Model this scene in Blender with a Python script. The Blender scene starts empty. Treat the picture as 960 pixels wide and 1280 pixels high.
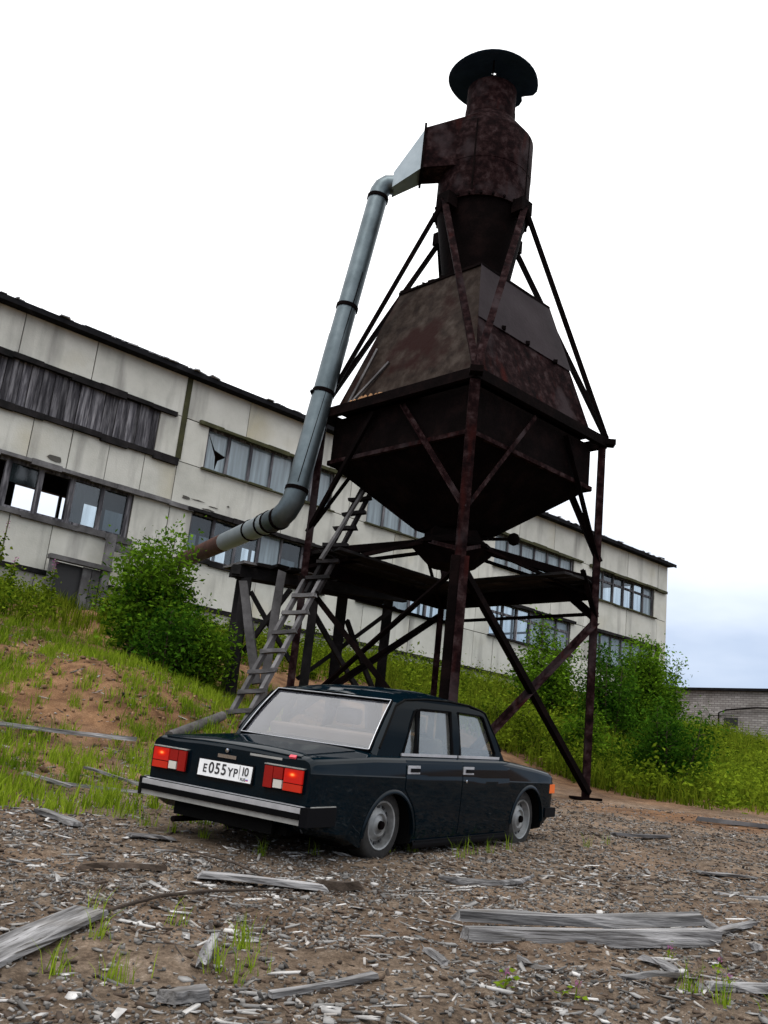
import bpy, bmesh, math, random
import numpy as np
from mathutils import Vector, Matrix
random.seed(7); RNG = np.random.default_rng(7)
SC = bpy.context.scene
COL = SC.collection

# ------------------------------------------------------------------ camera
PITCH, ROLL = .2653, .1066
def cam_axes():
    f = Vector((0, math.cos(PITCH), math.sin(PITCH))); u = Vector((0, -math.sin(PITCH), math.cos(PITCH))); r = Vector((1, 0, 0))
    c, s = math.cos(ROLL), math.sin(ROLL)
    return c*r + s*u, -s*r + c*u, f
cr, cu, cf = cam_axes()
cam = bpy.data.cameras.new('camera'); camo = bpy.data.objects.new('camera', cam); COL.objects.link(camo)
camo.matrix_world = Matrix(((cr.x, cu.x, -cf.x, 0), (cr.y, cu.y, -cf.y, 0), (cr.z, cu.z, -cf.z, 0), (0, 0, 0, 1)))
cam.sensor_fit = 'VERTICAL'; cam.sensor_height = 36; cam.lens = 1236/1280*36
cam.clip_start = .05; cam.clip_end = 2000
SC.camera = camo

# ------------------------------------------------------------------ world, sun, exposure
SUN_EL, SUN_AZ = math.radians(58), math.radians(205)      # azimuth clockwise from +Y
W = bpy.data.worlds.new('World'); SC.world = W; W.use_nodes = True
nt = W.node_tree; N = nt.nodes; LK = nt.links; N.clear()
out = N.new('ShaderNodeOutputWorld'); bg = N.new('ShaderNodeBackground'); LK.new(bg.outputs[0], out.inputs[0])
sky = N.new('ShaderNodeTexSky'); sky.sky_type = 'NISHITA'; sky.sun_disc = False; sky.sun_elevation = SUN_EL; sky.sun_rotation = SUN_AZ
sky.air_density = 1.0; sky.dust_density = 2.0
tc = N.new('ShaderNodeTexCoord'); sep = N.new('ShaderNodeSeparateXYZ'); LK.new(tc.outputs['Generated'], sep.inputs[0])
mp = N.new('ShaderNodeMapping'); mp.inputs['Scale'].default_value = (1.6, 1.6, 5); LK.new(tc.outputs['Generated'], mp.inputs[0])
nz = N.new('ShaderNodeTexNoise'); nz.inputs['Scale'].default_value = 1.7; nz.inputs['Detail'].default_value = 5; LK.new(mp.outputs[0], nz.inputs[0])
el = N.new('ShaderNodeMapRange'); el.inputs[1].default_value = .12; el.inputs[2].default_value = .46; LK.new(sep.outputs[2], el.inputs[0])
nm = N.new('ShaderNodeMath'); nm.operation = 'MULTIPLY_ADD'; nm.inputs[1].default_value = .9; nm.inputs[2].default_value = -.42; LK.new(nz.outputs[0], nm.inputs[0])
ad = N.new('ShaderNodeMath'); ad.operation = 'ADD'; ad.use_clamp = True; LK.new(el.outputs[0], ad.inputs[0]); LK.new(nm.outputs[0], ad.inputs[1])
rmp = N.new('ShaderNodeValToRGB'); e = rmp.color_ramp.elements        # overcast layer: blue-grey low down, bright above
e[0].position = 0; e[0].color = (.28, .345, .46, 1); e[1].position = .85; e[1].color = (1, 1, 1, 1)
LK.new(ad.outputs[0], rmp.inputs[0])
mul = N.new('ShaderNodeVectorMath'); mul.operation = 'SCALE'; mul.inputs['Scale'].default_value = 13.0; LK.new(rmp.outputs[0], mul.inputs[0])
mx = N.new('ShaderNodeMix'); mx.data_type = 'RGBA'; mx.inputs[0].default_value = .93; LK.new(sky.outputs[0], mx.inputs[6]); LK.new(mul.outputs[0], mx.inputs[7])
LK.new(mx.outputs[2], bg.inputs[0]); bg.inputs[1].default_value = .115
sl = bpy.data.lights.new('sun', 'SUN'); sl.energy = 1.0; sl.angle = math.radians(25); sl.color = (1, .97, .92)
so = bpy.data.objects.new('sun', sl); COL.objects.link(so); so.location = (0, -20, 40)
sd = Vector((math.sin(SUN_AZ)*math.cos(SUN_EL), math.cos(SUN_AZ)*math.cos(SUN_EL), math.sin(SUN_EL)))
so.rotation_euler = sd.to_track_quat('Z', 'Y').to_euler()
vs = SC.view_settings; vs.view_transform = 'Standard'; vs.look = 'None'; vs.gamma = 1; vs.use_curve_mapping = False; vs.exposure = 0.35

# ------------------------------------------------------------------ materials
MATS = {}
def ramp(nt, stops, fac):
    r = nt.nodes.new('ShaderNodeValToRGB'); el = r.color_ramp.elements
    while len(el) < len(stops): el.new(.5)
    for e, (p, c) in zip(el, stops): e.position = p; e.color = (*c, 1)
    nt.links.new(fac, r.inputs[0]); return r.outputs[0]
def pm(name, stops, rough=.8, metal=0., scale=3., detail=6., stretch=(1, 1, 1), bump=0., bscale=None, vary=0., island=0., spec=.3, coat=0., coord='Object', stain=None, streak=None):
    """procedural material: noise -> ramp colours, optional per-object / per-island brightness, stains, relief"""
    m = bpy.data.materials.new(name); m.use_nodes = True; nt = m.node_tree; n = nt.nodes; L = nt.links
    b = n['Principled BSDF']; t = n.new('ShaderNodeTexCoord'); mp = n.new('ShaderNodeMapping'); mp.inputs['Scale'].default_value = stretch
    L.new(t.outputs[coord], mp.inputs[0])
    src = mp.outputs[0]
    if vary:
        oi = n.new('ShaderNodeObjectInfo'); sc = n.new('ShaderNodeMath'); sc.operation = 'MULTIPLY'; sc.inputs[1].default_value = 37.
        L.new(oi.outputs['Random'], sc.inputs[0]); va = n.new('ShaderNodeVectorMath'); va.operation = 'ADD'
        L.new(src, va.inputs[0]); L.new(sc.outputs[0], va.inputs[1]); src = va.outputs[0]
    nz = n.new('ShaderNodeTexNoise'); nz.inputs['Scale'].default_value = scale; nz.inputs['Detail'].default_value = detail; nz.inputs['Roughness'].default_value = .62
    L.new(src, nz.inputs[0])
    col = ramp(nt, stops, nz.outputs[0])
    def mix(fac, a, bb, mode='MIX'):
        x = n.new('ShaderNodeMix'); x.data_type = 'RGBA'; x.blend_type = mode
        if isinstance(fac, float): x.inputs[0].default_value = fac
        else: L.new(fac, x.inputs[0])
        if isinstance(a, tuple): x.inputs[6].default_value = (*a, 1)
        else: L.new(a, x.inputs[6])
        if isinstance(bb, tuple): x.inputs[7].default_value = (*bb, 1)
        else: L.new(bb, x.inputs[7])
        return x.outputs[2]
    for st in ([stain] if stain else []) + ([streak] if streak else []):
        c, sc_, stv, lo, hi = st
        m2 = n.new('ShaderNodeMapping'); m2.inputs['Scale'].default_value = stv; L.new(src, m2.inputs[0])
        n2 = n.new('ShaderNodeTexNoise'); n2.inputs['Scale'].default_value = sc_; n2.inputs['Detail'].default_value = 5; L.new(m2.outputs[0], n2.inputs[0])
        mr = n.new('ShaderNodeMapRange'); mr.inputs[1].default_value = lo; mr.inputs[2].default_value = hi; L.new(n2.outputs[0], mr.inputs[0])
        col = mix(mr.outputs[0], col, c)
    for amt, node in ((vary, 'o'), (island, 'i')):
        if amt:
            if node == 'o': rv = n.new('ShaderNodeObjectInfo').outputs['Random']
            else: rv = n.new('ShaderNodeNewGeometry').outputs['Random Per Island']
            mr = n.new('ShaderNodeMapRange'); mr.inputs[3].default_value = 1-amt; mr.inputs[4].default_value = 1+amt; L.new(rv, mr.inputs[0])
            vm = n.new('ShaderNodeVectorMath'); vm.operation = 'SCALE'; L.new(col, vm.inputs[0]); L.new(mr.outputs[0], vm.inputs['Scale']); col = vm.outputs[0]
    L.new(col, b.inputs['Base Color'])
    b.inputs['Roughness'].default_value = rough; b.inputs['Metallic'].default_value = metal; b.inputs['Specular IOR Level'].default_value = spec
    if coat: b.inputs['Coat Weight'].default_value = coat; b.inputs['Coat Roughness'].default_value = .04
    if bump:
        nb = n.new('ShaderNodeTexNoise'); nb.inputs['Scale'].default_value = bscale or scale*4; nb.inputs['Detail'].default_value = 5; L.new(src, nb.inputs[0])
        bp = n.new('ShaderNodeBump'); bp.inputs['Strength'].default_value = bump; bp.inputs['Distance'].default_value = .02; L.new(nb.outputs[0], bp.inputs['Height']); L.new(bp.outputs[0], b.inputs['Normal'])
    MATS[name] = m; return m
def flat(name, c, rough=.5, metal=0., spec=.5, emit=0., ec=None, coat=0.):
    m = pm(name, [(.3, tuple(x*.9 for x in c)), (.7, tuple(min(1, x*1.1) for x in c))], rough, metal, scale=6, spec=spec, coat=coat)
    if emit:
        b = m.node_tree.nodes['Principled BSDF']; b.inputs['Emission Color'].default_value = (*(ec or c), 1); b.inputs['Emission Strength'].default_value = emit
    return m
def glass(name, tint, trans, body, rough=.03, bodymix=.3, streaks=False, var=.15, lo=.55, f0=.07):
    """thin pane: transparent tint + diffuse film (dirt on panes, painted sky sheen on car glass) + fresnel gloss"""
    m = bpy.data.materials.new(name); m.use_nodes = True; nt = m.node_tree; n = nt.nodes; L = nt.links; n.remove(n['Principled BSDF'])
    o = n['Material Output']; tr = n.new('ShaderNodeBsdfTransparent'); tr.inputs[0].default_value = (*tint, 1)
    df = n.new('ShaderNodeBsdfDiffuse'); gl = n.new('ShaderNodeBsdfGlossy'); gl.inputs['Roughness'].default_value = rough
    t = n.new('ShaderNodeTexCoord'); mp = n.new('ShaderNodeMapping'); mp.inputs['Scale'].default_value = (5, 5, .35) if streaks else (2, 2, 2); L.new(t.outputs['Object'], mp.inputs[0])
    nz = n.new('ShaderNodeTexNoise'); nz.inputs['Scale'].default_value = 1.6; nz.inputs['Detail'].default_value = 4; L.new(mp.outputs[0], nz.inputs[0])
    L.new(ramp(nt, [(.3, tuple(c*lo for c in body)), (.7, body)], nz.outputs[0]), df.inputs[0])
    mr = n.new('ShaderNodeMapRange'); mr.inputs[1].default_value = .25; mr.inputs[2].default_value = .75; mr.inputs[3].default_value = max(0, bodymix-var); mr.inputs[4].default_value = min(1, bodymix+var); L.new(nz.outputs[0], mr.inputs[0])
    m1 = n.new('ShaderNodeMixShader'); L.new(mr.outputs[0], m1.inputs[0]); L.new(tr.outputs[0], m1.inputs[1]); L.new(df.outputs[0], m1.inputs[2])
    lw = n.new('ShaderNodeLayerWeight'); lw.inputs[0].default_value = .5; pw = n.new('ShaderNodeMath'); pw.operation = 'POWER'; pw.inputs[1].default_value = 4.; L.new(lw.outputs['Facing'], pw.inputs[0])
    fr = n.new('ShaderNodeMapRange'); fr.inputs[3].default_value = f0; fr.inputs[4].default_value = 1.; L.new(pw.outputs[0], fr.inputs[0])      # Schlick reflectance
    m2 = n.new('ShaderNodeMixShader'); L.new(fr.outputs[0], m2.inputs[0]); L.new(m1.outputs[0], m2.inputs[1]); L.new(gl.outputs[0], m2.inputs[2]); L.new(m2.outputs[0], o.inputs[0])
    MATS[name] = m; return m
def leafmat(name, a, b, sc=1.2, trans=.35):
    m = bpy.data.materials.new(name); m.use_nodes = True; nt = m.node_tree; n = nt.nodes; L = nt.links; n.remove(n['Principled BSDF']); o = n['Material Output']
    g = n.new('ShaderNodeNewGeometry'); t = n.new('ShaderNodeTexCoord'); nz = n.new('ShaderNodeTexNoise'); nz.inputs['Scale'].default_value = sc; nz.inputs['Detail'].default_value = 3; L.new(t.outputs['Object'], nz.inputs[0])
    ma = n.new('ShaderNodeMath'); ma.operation = 'MULTIPLY_ADD'; ma.inputs[1].default_value = .55; L.new(g.outputs['Random Per Island'], ma.inputs[0])
    mb = n.new('ShaderNodeMath'); mb.operation = 'MULTIPLY_ADD'; mb.inputs[1].default_value = 1.1; mb.inputs[2].default_value = -.33; L.new(nz.outputs[0], mb.inputs[0]); L.new(mb.outputs[0], ma.inputs[2])
    col = ramp(nt, [(.15, a), (.85, b)], ma.outputs[0])
    d = n.new('ShaderNodeBsdfDiffuse'); tl = n.new('ShaderNodeBsdfTranslucent'); L.new(col, d.inputs[0]); L.new(col, tl.inputs[0])
    mx = n.new('ShaderNodeMixShader'); mx.inputs[0].default_value = trans; L.new(d.outputs[0], mx.inputs[1]); L.new(tl.outputs[0], mx.inputs[2])
    L.new(mx.outputs[0], o.inputs[0])
    MATS[name] = m; return m

pm('panel', [(.25, (.37, .37, .335)), (.5, (.49, .487, .445)), (.75, (.575, .57, .53))], .9, scale=.8, vary=.07, bump=.25, bscale=25, spec=.15,
   stain=((.37, .33, .22), .35, (1, 1, 1), .58, .85), streak=((.24, .235, .22), 2.2, (1, 1, .16), .54, .80))
pm('plinth', [(.3, (.22, .215, .20)), (.7, (.38, .37, .34))], .9, scale=1.2, vary=.1, bump=.3, bscale=20, spec=.15, streak=((.10, .095, .085), 2., (1, 1, .2), .52, .75))
pm('wallcore', [(.3, (.05, .047, .042)), (.7, (.09, .085, .075))], .95, scale=3)
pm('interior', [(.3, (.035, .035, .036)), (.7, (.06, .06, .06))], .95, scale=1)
pm('roofing', [(.3, (.006, .006, .007)), (.6, (.014, .014, .016)), (.8, (.05, .05, .055))], .9, scale=2.5, bump=.4, spec=.03)
pm('roof_trash', [(.3, (.12, .12, .13)), (.7, (.38, .38, .40))], .9, scale=4, island=.5)
pm('mossledge', [(.3, (.022, .022, .012)), (.6, (.045, .045, .018)), (.8, (.10, .10, .06))], .95, scale=2.5, bump=.4)
pm('timber', [(.25, (.035, .033, .034)), (.5, (.10, .097, .10)), (.8, (.21, .205, .21))], .9, scale=2.0, stretch=(1, 1, 1), vary=.25, bump=.5, bscale=14, spec=.15)
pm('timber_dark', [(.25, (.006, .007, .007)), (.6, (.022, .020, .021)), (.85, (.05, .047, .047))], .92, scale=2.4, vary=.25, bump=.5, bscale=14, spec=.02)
pm('board_wall', [(.30, (.012, .012, .015)), (.48, (.06, .058, .066)), (.70, (.22, .215, .23))], .9, scale=2.2, stretch=(5, 5, .5), vary=.45, bump=.5, bscale=9, spec=.12)
pm('plank', [(.30, (.045, .043, .043)), (.47, (.15, .147, .148)), (.70, (.36, .355, .36))], .9, scale=2.2, stretch=(.8, 9, 9), vary=.22, bump=.8, bscale=6, spec=.1, streak=((.05, .046, .042), 1.2, (.5, 6, 6), .57, .68), stain=((.10, .085, .07), 2.5, (1, .2, .2), .58, .8))
pm('log_bark', [(.3, (.03, .027, .026)), (.7, (.12, .112, .11))], .95, scale=5, bump=.8, bscale=18)
pm('bark', [(.3, (.025, .018, .013)), (.7, (.075, .055, .042))], .95, scale=9, bump=.8, bscale=30, vary=.2)
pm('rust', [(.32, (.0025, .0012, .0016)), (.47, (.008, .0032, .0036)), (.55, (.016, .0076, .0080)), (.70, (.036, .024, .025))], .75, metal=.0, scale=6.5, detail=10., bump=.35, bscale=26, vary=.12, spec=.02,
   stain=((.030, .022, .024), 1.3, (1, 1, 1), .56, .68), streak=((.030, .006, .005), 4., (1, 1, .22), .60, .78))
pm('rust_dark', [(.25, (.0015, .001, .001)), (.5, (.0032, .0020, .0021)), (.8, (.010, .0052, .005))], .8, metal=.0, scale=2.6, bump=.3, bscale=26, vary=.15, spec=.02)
pm('rust_sheet', [(.32, (.011, .007, .0056)), (.5, (.027, .019, .0152)), (.68, (.052, .041, .034))], .7, metal=.0, scale=4.5, detail=10., bump=.25, bscale=14, spec=.05,
   stain=((.016, .005, .004), 1.3, (1, 1, 1), .52, .64))
pm('grey_sheet', [(.25, (.019, .0145, .017)), (.5, (.028, .022, .025)), (.8, (.038, .031, .035))], .65, metal=.0, scale=1.4, bump=.2, bscale=14, spec=.05)
pm('rust_light', [(.25, (.035, .015, .011)), (.5, (.075, .03, .022)), (.8, (.12, .055, .04))], .75, metal=.2, scale=4, bump=.3, spec=.35)
pm('zinc', [(.25, (.045, .060, .068)), (.5, (.095, .12, .133)), (.8, (.16, .19, .205))], .45, metal=.8, scale=1.6, bump=.15, spec=.5, streak=((.06, .07, .075), 3., (1, 1, .3), .58, .8))
pm('zinc_light', [(.25, (.20, .24, .265)), (.8, (.34, .39, .42))], .42, metal=.6, scale=1.6, bump=.15, spec=.5)
pm('cap_steel', [(.3, (.008, .020, .040)), (.7, (.015, .032, .060))], .7, metal=.0, scale=2.5, bump=.2, spec=.05)
pm('soil', [(.3, (.1, .1, .1)), (.7, (.2, .2, .2))])          # nodes rewritten below
pm('chip', [(.3, (.13, .12, .11)), (.7, (.27, .255, .24))], .9, scale=7, island=.9, bump=.3)
pm('chip_pale', [(.3, (.22, .213, .205)), (.7, (.42, .41, .40))], .9, scale=7, island=.7, bump=.3)
pm('chip_brown', [(.3, (.035, .023, .016)), (.7, (.10, .07, .05))], .95, scale=7, island=.6, bump=.4)
pm('stone', [(.3, (.07, .066, .062)), (.7, (.18, .17, .16))], .9, scale=9, island=.6, bump=.3)
pm('clod', [(.3, (.10, .056, .033)), (.7, (.25, .15, .085))], .95, scale=9, island=.5, bump=.5)
pm('sawdust', [(.3, (.16, .08, .035)), (.7, (.36, .2, .1))], .95, scale=12, bump=.5)
leafmat('leaf', (.009, .038, .003), (.15, .28, .018))
leafmat('leaf_dark', (.005, .026, .003), (.065, .16, .012))
leafmat('leaf_weed', (.014, .042, .003), (.22, .30, .02), .35)
leafmat('grass', (.016, .038, .003), (.21, .26, .02), .35)
leafmat('grass_light', (.07, .13, .007), (.28, .37, .03), .8)
leafmat('petal', (.28, .07, .20), (.48, .20, .38), 4)
pm('stem', [(.3, (.03, .022, .015)), (.7, (.07, .05, .03))], .9, scale=8)
pm('paint', [(.3, (.0007, .0042, .0072)), (.7, (.0011, .0056, .0095))], .35, scale=2, spec=.0, coat=.38)
pm('paint_frame', [(.3, (.0006, .0030, .0050)), (.7, (.0009, .0040, .0065))], .4, scale=2, spec=.0, coat=.14)
flat('rubber', (.003, .003, .0035), .8, spec=.03); flat('black_plastic', (.003, .003, .004), .6, spec=.06)
flat('trim_dark', (.004, .004, .004), .9, spec=.05); flat('seat_cloth', (.15, .115, .09), .9)
pm('tyre', [(.3, (.010, .010, .010)), (.7, (.028, .027, .026))], .85, scale=12, bump=.2)
pm('rim', [(.3, (.15, .165, .17)), (.7, (.33, .335, .34))], .5, metal=.4, scale=7, stain=((.05, .045, .04), 4., (1, 1, 1), .55, .75))
pm('alu', [(.3, (.42, .43, .45)), (.7, (.62, .63, .66))], .38, metal=.6, scale=6, spec=.5)
pm('alu_dull', [(.3, (.26, .26, .25)), (.7, (.38, .38, .36))], .5, metal=.4, scale=6)
flat('chrome', (.6, .62, .64), .15, 1.); flat('plate_white', (.78, .79, .80), .4); flat('ink', (.012, .012, .014), .6)
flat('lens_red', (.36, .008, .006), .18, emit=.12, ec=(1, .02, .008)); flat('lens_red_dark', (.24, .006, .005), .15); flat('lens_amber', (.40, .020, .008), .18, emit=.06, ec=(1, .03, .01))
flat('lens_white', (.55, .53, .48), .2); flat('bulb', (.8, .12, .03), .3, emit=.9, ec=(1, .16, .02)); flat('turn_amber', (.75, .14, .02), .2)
flat('sticker_red', (.7, .05, .08), .4); flat('flag_blue', (.05, .1, .5), .5); flat('lamp_glass', (.5, .52, .55), .1)
glass('car_glass', (.88, .92, .90), 1, (.42, .43, .42), .012, .10, var=.04, lo=.9, f0=.10)  # pale film lightens the side glass with painted sky sheen
glass('car_glass_rear', (.92, .92, .92), 1, (.50, .51, .60), .012, .10, var=.04, lo=.9, f0=.17)  # lavender film puts part of the sky reflection into the colour
glass('pane_pale', (.55, .60, .64), 1, (.27, .335, .37), .10, .82, True, lo=.6)
glass('pane_clear', (.80, .86, .88), 1, (.10, .13, .14), .05, .18, True)
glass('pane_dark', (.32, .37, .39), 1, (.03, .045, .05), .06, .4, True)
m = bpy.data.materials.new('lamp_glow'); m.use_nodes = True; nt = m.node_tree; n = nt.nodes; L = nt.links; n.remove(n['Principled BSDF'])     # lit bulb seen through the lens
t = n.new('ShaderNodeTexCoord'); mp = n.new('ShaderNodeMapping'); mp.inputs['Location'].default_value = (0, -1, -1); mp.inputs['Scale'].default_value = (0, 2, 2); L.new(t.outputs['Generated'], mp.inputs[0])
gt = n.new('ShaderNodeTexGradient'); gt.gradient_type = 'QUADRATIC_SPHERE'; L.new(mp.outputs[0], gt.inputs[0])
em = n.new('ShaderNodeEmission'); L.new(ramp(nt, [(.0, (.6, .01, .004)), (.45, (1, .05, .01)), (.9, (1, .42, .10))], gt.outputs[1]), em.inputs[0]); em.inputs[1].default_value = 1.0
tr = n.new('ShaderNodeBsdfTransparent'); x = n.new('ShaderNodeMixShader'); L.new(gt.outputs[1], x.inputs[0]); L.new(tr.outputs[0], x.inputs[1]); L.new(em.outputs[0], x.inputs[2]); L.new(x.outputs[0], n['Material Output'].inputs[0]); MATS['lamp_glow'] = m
# white sand-lime brick
m = bpy.data.materials.new('sandlime_brick'); m.use_nodes = True; nt = m.node_tree; n = nt.nodes; L = nt.links; b = n['Principled BSDF']; b.inputs['Roughness'].default_value = .9
t = n.new('ShaderNodeTexCoord'); bt = n.new('ShaderNodeTexBrick'); bt.inputs['Scale'].default_value = 1; bt.inputs['Brick Width'].default_value = .27; bt.inputs['Row Height'].default_value = .10; bt.inputs['Mortar Size'].default_value = .012
bt.inputs['Color1'].default_value = (.40, .385, .38, 1); bt.inputs['Color2'].default_value = (.25, .235, .23, 1); bt.inputs['Mortar'].default_value = (.14, .13, .125, 1)
L.new(t.outputs['UV'], bt.inputs[0]); nz = n.new('ShaderNodeTexNoise'); nz.inputs['Scale'].default_value = .9; nz.inputs['Detail'].default_value = 7; L.new(t.outputs['Object'], nz.inputs[0])
x = n.new('ShaderNodeMix'); x.data_type = 'RGBA'; x.blend_type = 'MULTIPLY'; x.inputs[0].default_value = .9; L.new(bt.outputs[0], x.inputs[6])
L.new(ramp(nt, [(.3, (.5, .47, .45)), (.65, (1, 1, 1))], nz.outputs[0]), x.inputs[7]); L.new(x.outputs[2], b.inputs['Base Color']); MATS['sandlime_brick'] = m
# soil: colours picked by a vertex attribute (sand share) and noise
m = MATS['soil']; nt = m.node_tree; n = nt.nodes; L = nt.links; n.clear(); o = n.new('ShaderNodeOutputMaterial'); b = n.new('ShaderNodeBsdfPrincipled'); L.new(b.outputs[0], o.inputs[0])
b.inputs['Roughness'].default_value = .95; b.inputs['Specular IOR Level'].default_value = .12
t = n.new('ShaderNodeTexCoord')
def noise(sc, det=6, ro=.6):
    z = n.new('ShaderNodeTexNoise'); z.inputs['Scale'].default_value = sc; z.inputs['Detail'].default_value = det; z.inputs['Roughness'].default_value = ro; L.new(t.outputs['Object'], z.inputs[0]); return z.outputs[0]
fine = ramp(nt, [(.32, (.42, .40, .38)), (.5, (1., .98, .96)), (.68, (1.75, 1.72, 1.68))], noise(55, 8, .8))
litter = ramp(nt, [(.28, (.024, .019, .015)), (.43, (.125, .096, .072)), (.57, (.23, .184, .143)), (.72, (.38, .34, .30))], noise(9, 9, .78))
sand = ramp(nt, [(.3, (.085, .045, .026)), (.5, (.21, .120, .066)), (.75, (.32, .20, .115))], noise(3.2, 8, .7))
patch = ramp(nt, [(.35, (.55, .5, .46)), (.65, (1.15, 1.1, 1.05))], noise(.8, 4))
at = n.new('ShaderNodeAttribute'); at.attribute_name = 'sand'
x = n.new('ShaderNodeMix'); x.data_type = 'RGBA'; L.new(at.outputs['Fac'], x.inputs[0]); L.new(litter, x.inputs[6]); L.new(sand, x.inputs[7])
y = n.new('ShaderNodeMix'); y.data_type = 'RGBA'; y.blend_type = 'MULTIPLY'; y.inputs[0].default_value = .8; L.new(x.outputs[2], y.inputs[6]); L.new(patch, y.inputs[7]); y2 = n.new('ShaderNodeMix'); y2.data_type = 'RGBA'; y2.blend_type = 'MULTIPLY'; y2.inputs[0].default_value = .85; L.new(y.outputs[2], y2.inputs[6]); L.new(fine, y2.inputs[7]); L.new(y2.outputs[2], b.inputs['Base Color'])
bp = n.new('ShaderNodeBump'); bp.inputs['Strength'].default_value = 1.0; bp.inputs['Distance'].default_value = .03; L.new(noise(30, 10, .8), bp.inputs['Height']); L.new(bp.outputs[0], b.inputs['Normal'])

# ------------------------------------------------------------------ mesh helpers
def V(*a): return np.array(a, float)
def unit(a): return a/np.linalg.norm(a)
def autosmooth(me, ang=35):
    bm = bmesh.new(); bm.from_mesh(me); c = math.radians(ang)
    for f in bm.faces: f.smooth = True
    for e in bm.edges: e.smooth = (len(e.link_faces) == 2 and e.calc_face_angle(0) < c)
    bm.to_mesh(me); bm.free()
class MB:
    def __init__(s): s.v = []; s.f = []
    def add(s, vs, fs):
        k = len(s.v); s.v += [tuple(map(float, p)) for p in vs]; s.f += [tuple(i+k for i in f) for f in fs]; return s
    def hexa(s, p): return s.add(p, [(0, 3, 2, 1), (4, 5, 6, 7), (0, 1, 5, 4), (1, 2, 6, 5), (2, 3, 7, 6), (3, 0, 4, 7)])
    def box(s, c, h, ax=None):
        c = np.array(c, float); ax = np.eye(3) if ax is None else np.array(ax, float)
        return s.hexa([c + a*h[0]*ax[0] + b*h[1]*ax[1] + d*h[2]*ax[2] for d in (-1, 1) for a, b in ((-1, -1), (1, -1), (1, 1), (-1, 1))])
    def bb(s, x0, x1, y0, y1, z0, z1): return s.box(((x0+x1)/2, (y0+y1)/2, (z0+z1)/2), (abs(x1-x0)/2, abs(y1-y0)/2, abs(z1-z0)/2))
    def bar(s, p, q, w, h, up=(0, 0, 1)):
        p = np.array(p, float); q = np.array(q, float); a = unit(q-p); up = np.array(up, float)
        if abs(a@up) > .98: up = V(0, 1, 0) if abs(a[1]) < .9 else V(1, 0, 0)
        b = unit(np.cross(up, a)); c = np.cross(a, b)
        return s.box((p+q)/2, (np.linalg.norm(q-p)/2, w/2, h/2), (a, b, c))
    def angle(s, p, q, w, t=.012, up=(0, 0, 1)):
        """L-section steel"""
        p = np.array(p, float); q = np.array(q, float); a = unit(q-p); up = np.array(up, float)
        if abs(a@up) > .98: up = V(0, 1, 0)
        b = unit(np.cross(up, a)); c = np.cross(a, b); o = -(b+c)*w/2
        pts = [(0, 0), (w, 0), (w, t), (t, t), (t, w), (0, w)]
        vs = [e + o + b*x + c*y for e in (p, q) for x, y in pts]
        return s.add(vs, [(i, (i+1) % 6, (i+1) % 6+6, i+6) for i in range(6)] + [tuple(range(5, -1, -1)), tuple(range(6, 12))])
    def plank(s, p, q, w, h, j=.012, n=4, up=(0, 0, 1), taper=1.):
        """weathered board: uneven edges, broken ends"""
        p = np.array(p, float); q = np.array(q, float); a = unit(q-p); up = np.array(up, float)
        if abs(a@up) > .95: up = V(0, 1, 0)
        b = unit(np.cross(up, a)); c = np.cross(a, b); vs = []; bow = random.uniform(-1, 1)*j*1.6
        for i in range(n+1):
            k = i/n; o = p + (q-p)*k + c*bow*math.sin(math.pi*k); ww = w*(1+(taper-1)*k)
            for y, z in ((-1, -1), (1, -1), (1, 1), (-1, 1)):
                e = random.uniform(-1, 1)*j*(3.0 if i in (0, n) else 0)
                vs.append(o + b*(y*ww/2+random.uniform(-j, j)) + c*(z*h/2+random.uniform(-j, j)*.4) + a*e)
        fs = [(0, 3, 2, 1), tuple(4*n+i for i in range(4))]
        for i in range(n):
            for k in range(4): fs.append((4*i+k, 4*i+(k+1) % 4, 4*i+4+(k+1) % 4, 4*i+4+k))
        return s.add(vs, fs)
    def tube(s, pts, r, n=10, caps=True):
        pts = [np.array(p, float) for p in pts]; r = r if hasattr(r, '__len__') else [r]*len(pts)
        b = None; k0 = len(s.v)
        for i, p in enumerate(pts):
            a = pts[min(i+1, len(pts)-1)] - pts[max(i-1, 0)]; a = unit(a)
            if b is None:
                u = V(0, 0, 1) if abs(a[2]) < .9 else V(0, 1, 0); b = unit(np.cross(u, a))
            else: b = unit(b - a*(a@b))
            c = np.cross(a, b)
            for j in range(n):
                w = 2*math.pi*j/n; s.v.append(tuple(p + r[i]*(math.cos(w)*b + math.sin(w)*c)))
        for i in range(len(pts)-1):
            for j in range(n): s.f.append((k0+i*n+j, k0+i*n+(j+1) % n, k0+(i+1)*n+(j+1) % n, k0+(i+1)*n+j))
        if caps: s.f.append(tuple(k0+j for j in range(n-1, -1, -1))); s.f.append(tuple(k0+(len(pts)-1)*n+j for j in range(n)))
        return s
    def lathe(s, c, prof, n=32, ax=None, caps=False):
        """prof: (radius, height) along the third axis"""
        ax = np.eye(3) if ax is None else np.array(ax, float); c = np.array(c, float); k0 = len(s.v)
        for r, h in prof:
            for j in range(n):
                w = 2*math.pi*j/n; s.v.append(tuple(c + ax[2]*h + r*(math.cos(w)*ax[0]+math.sin(w)*ax[1])))
        for i in range(len(prof)-1):
            for j in range(n): s.f.append((k0+i*n+j, k0+i*n+(j+1) % n, k0+(i+1)*n+(j+1) % n, k0+(i+1)*n+j))
        if caps: s.f.append(tuple(k0+j for j in range(n-1, -1, -1))); s.f.append(tuple(k0+(len(prof)-1)*n+j for j in range(n)))
        return s
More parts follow.
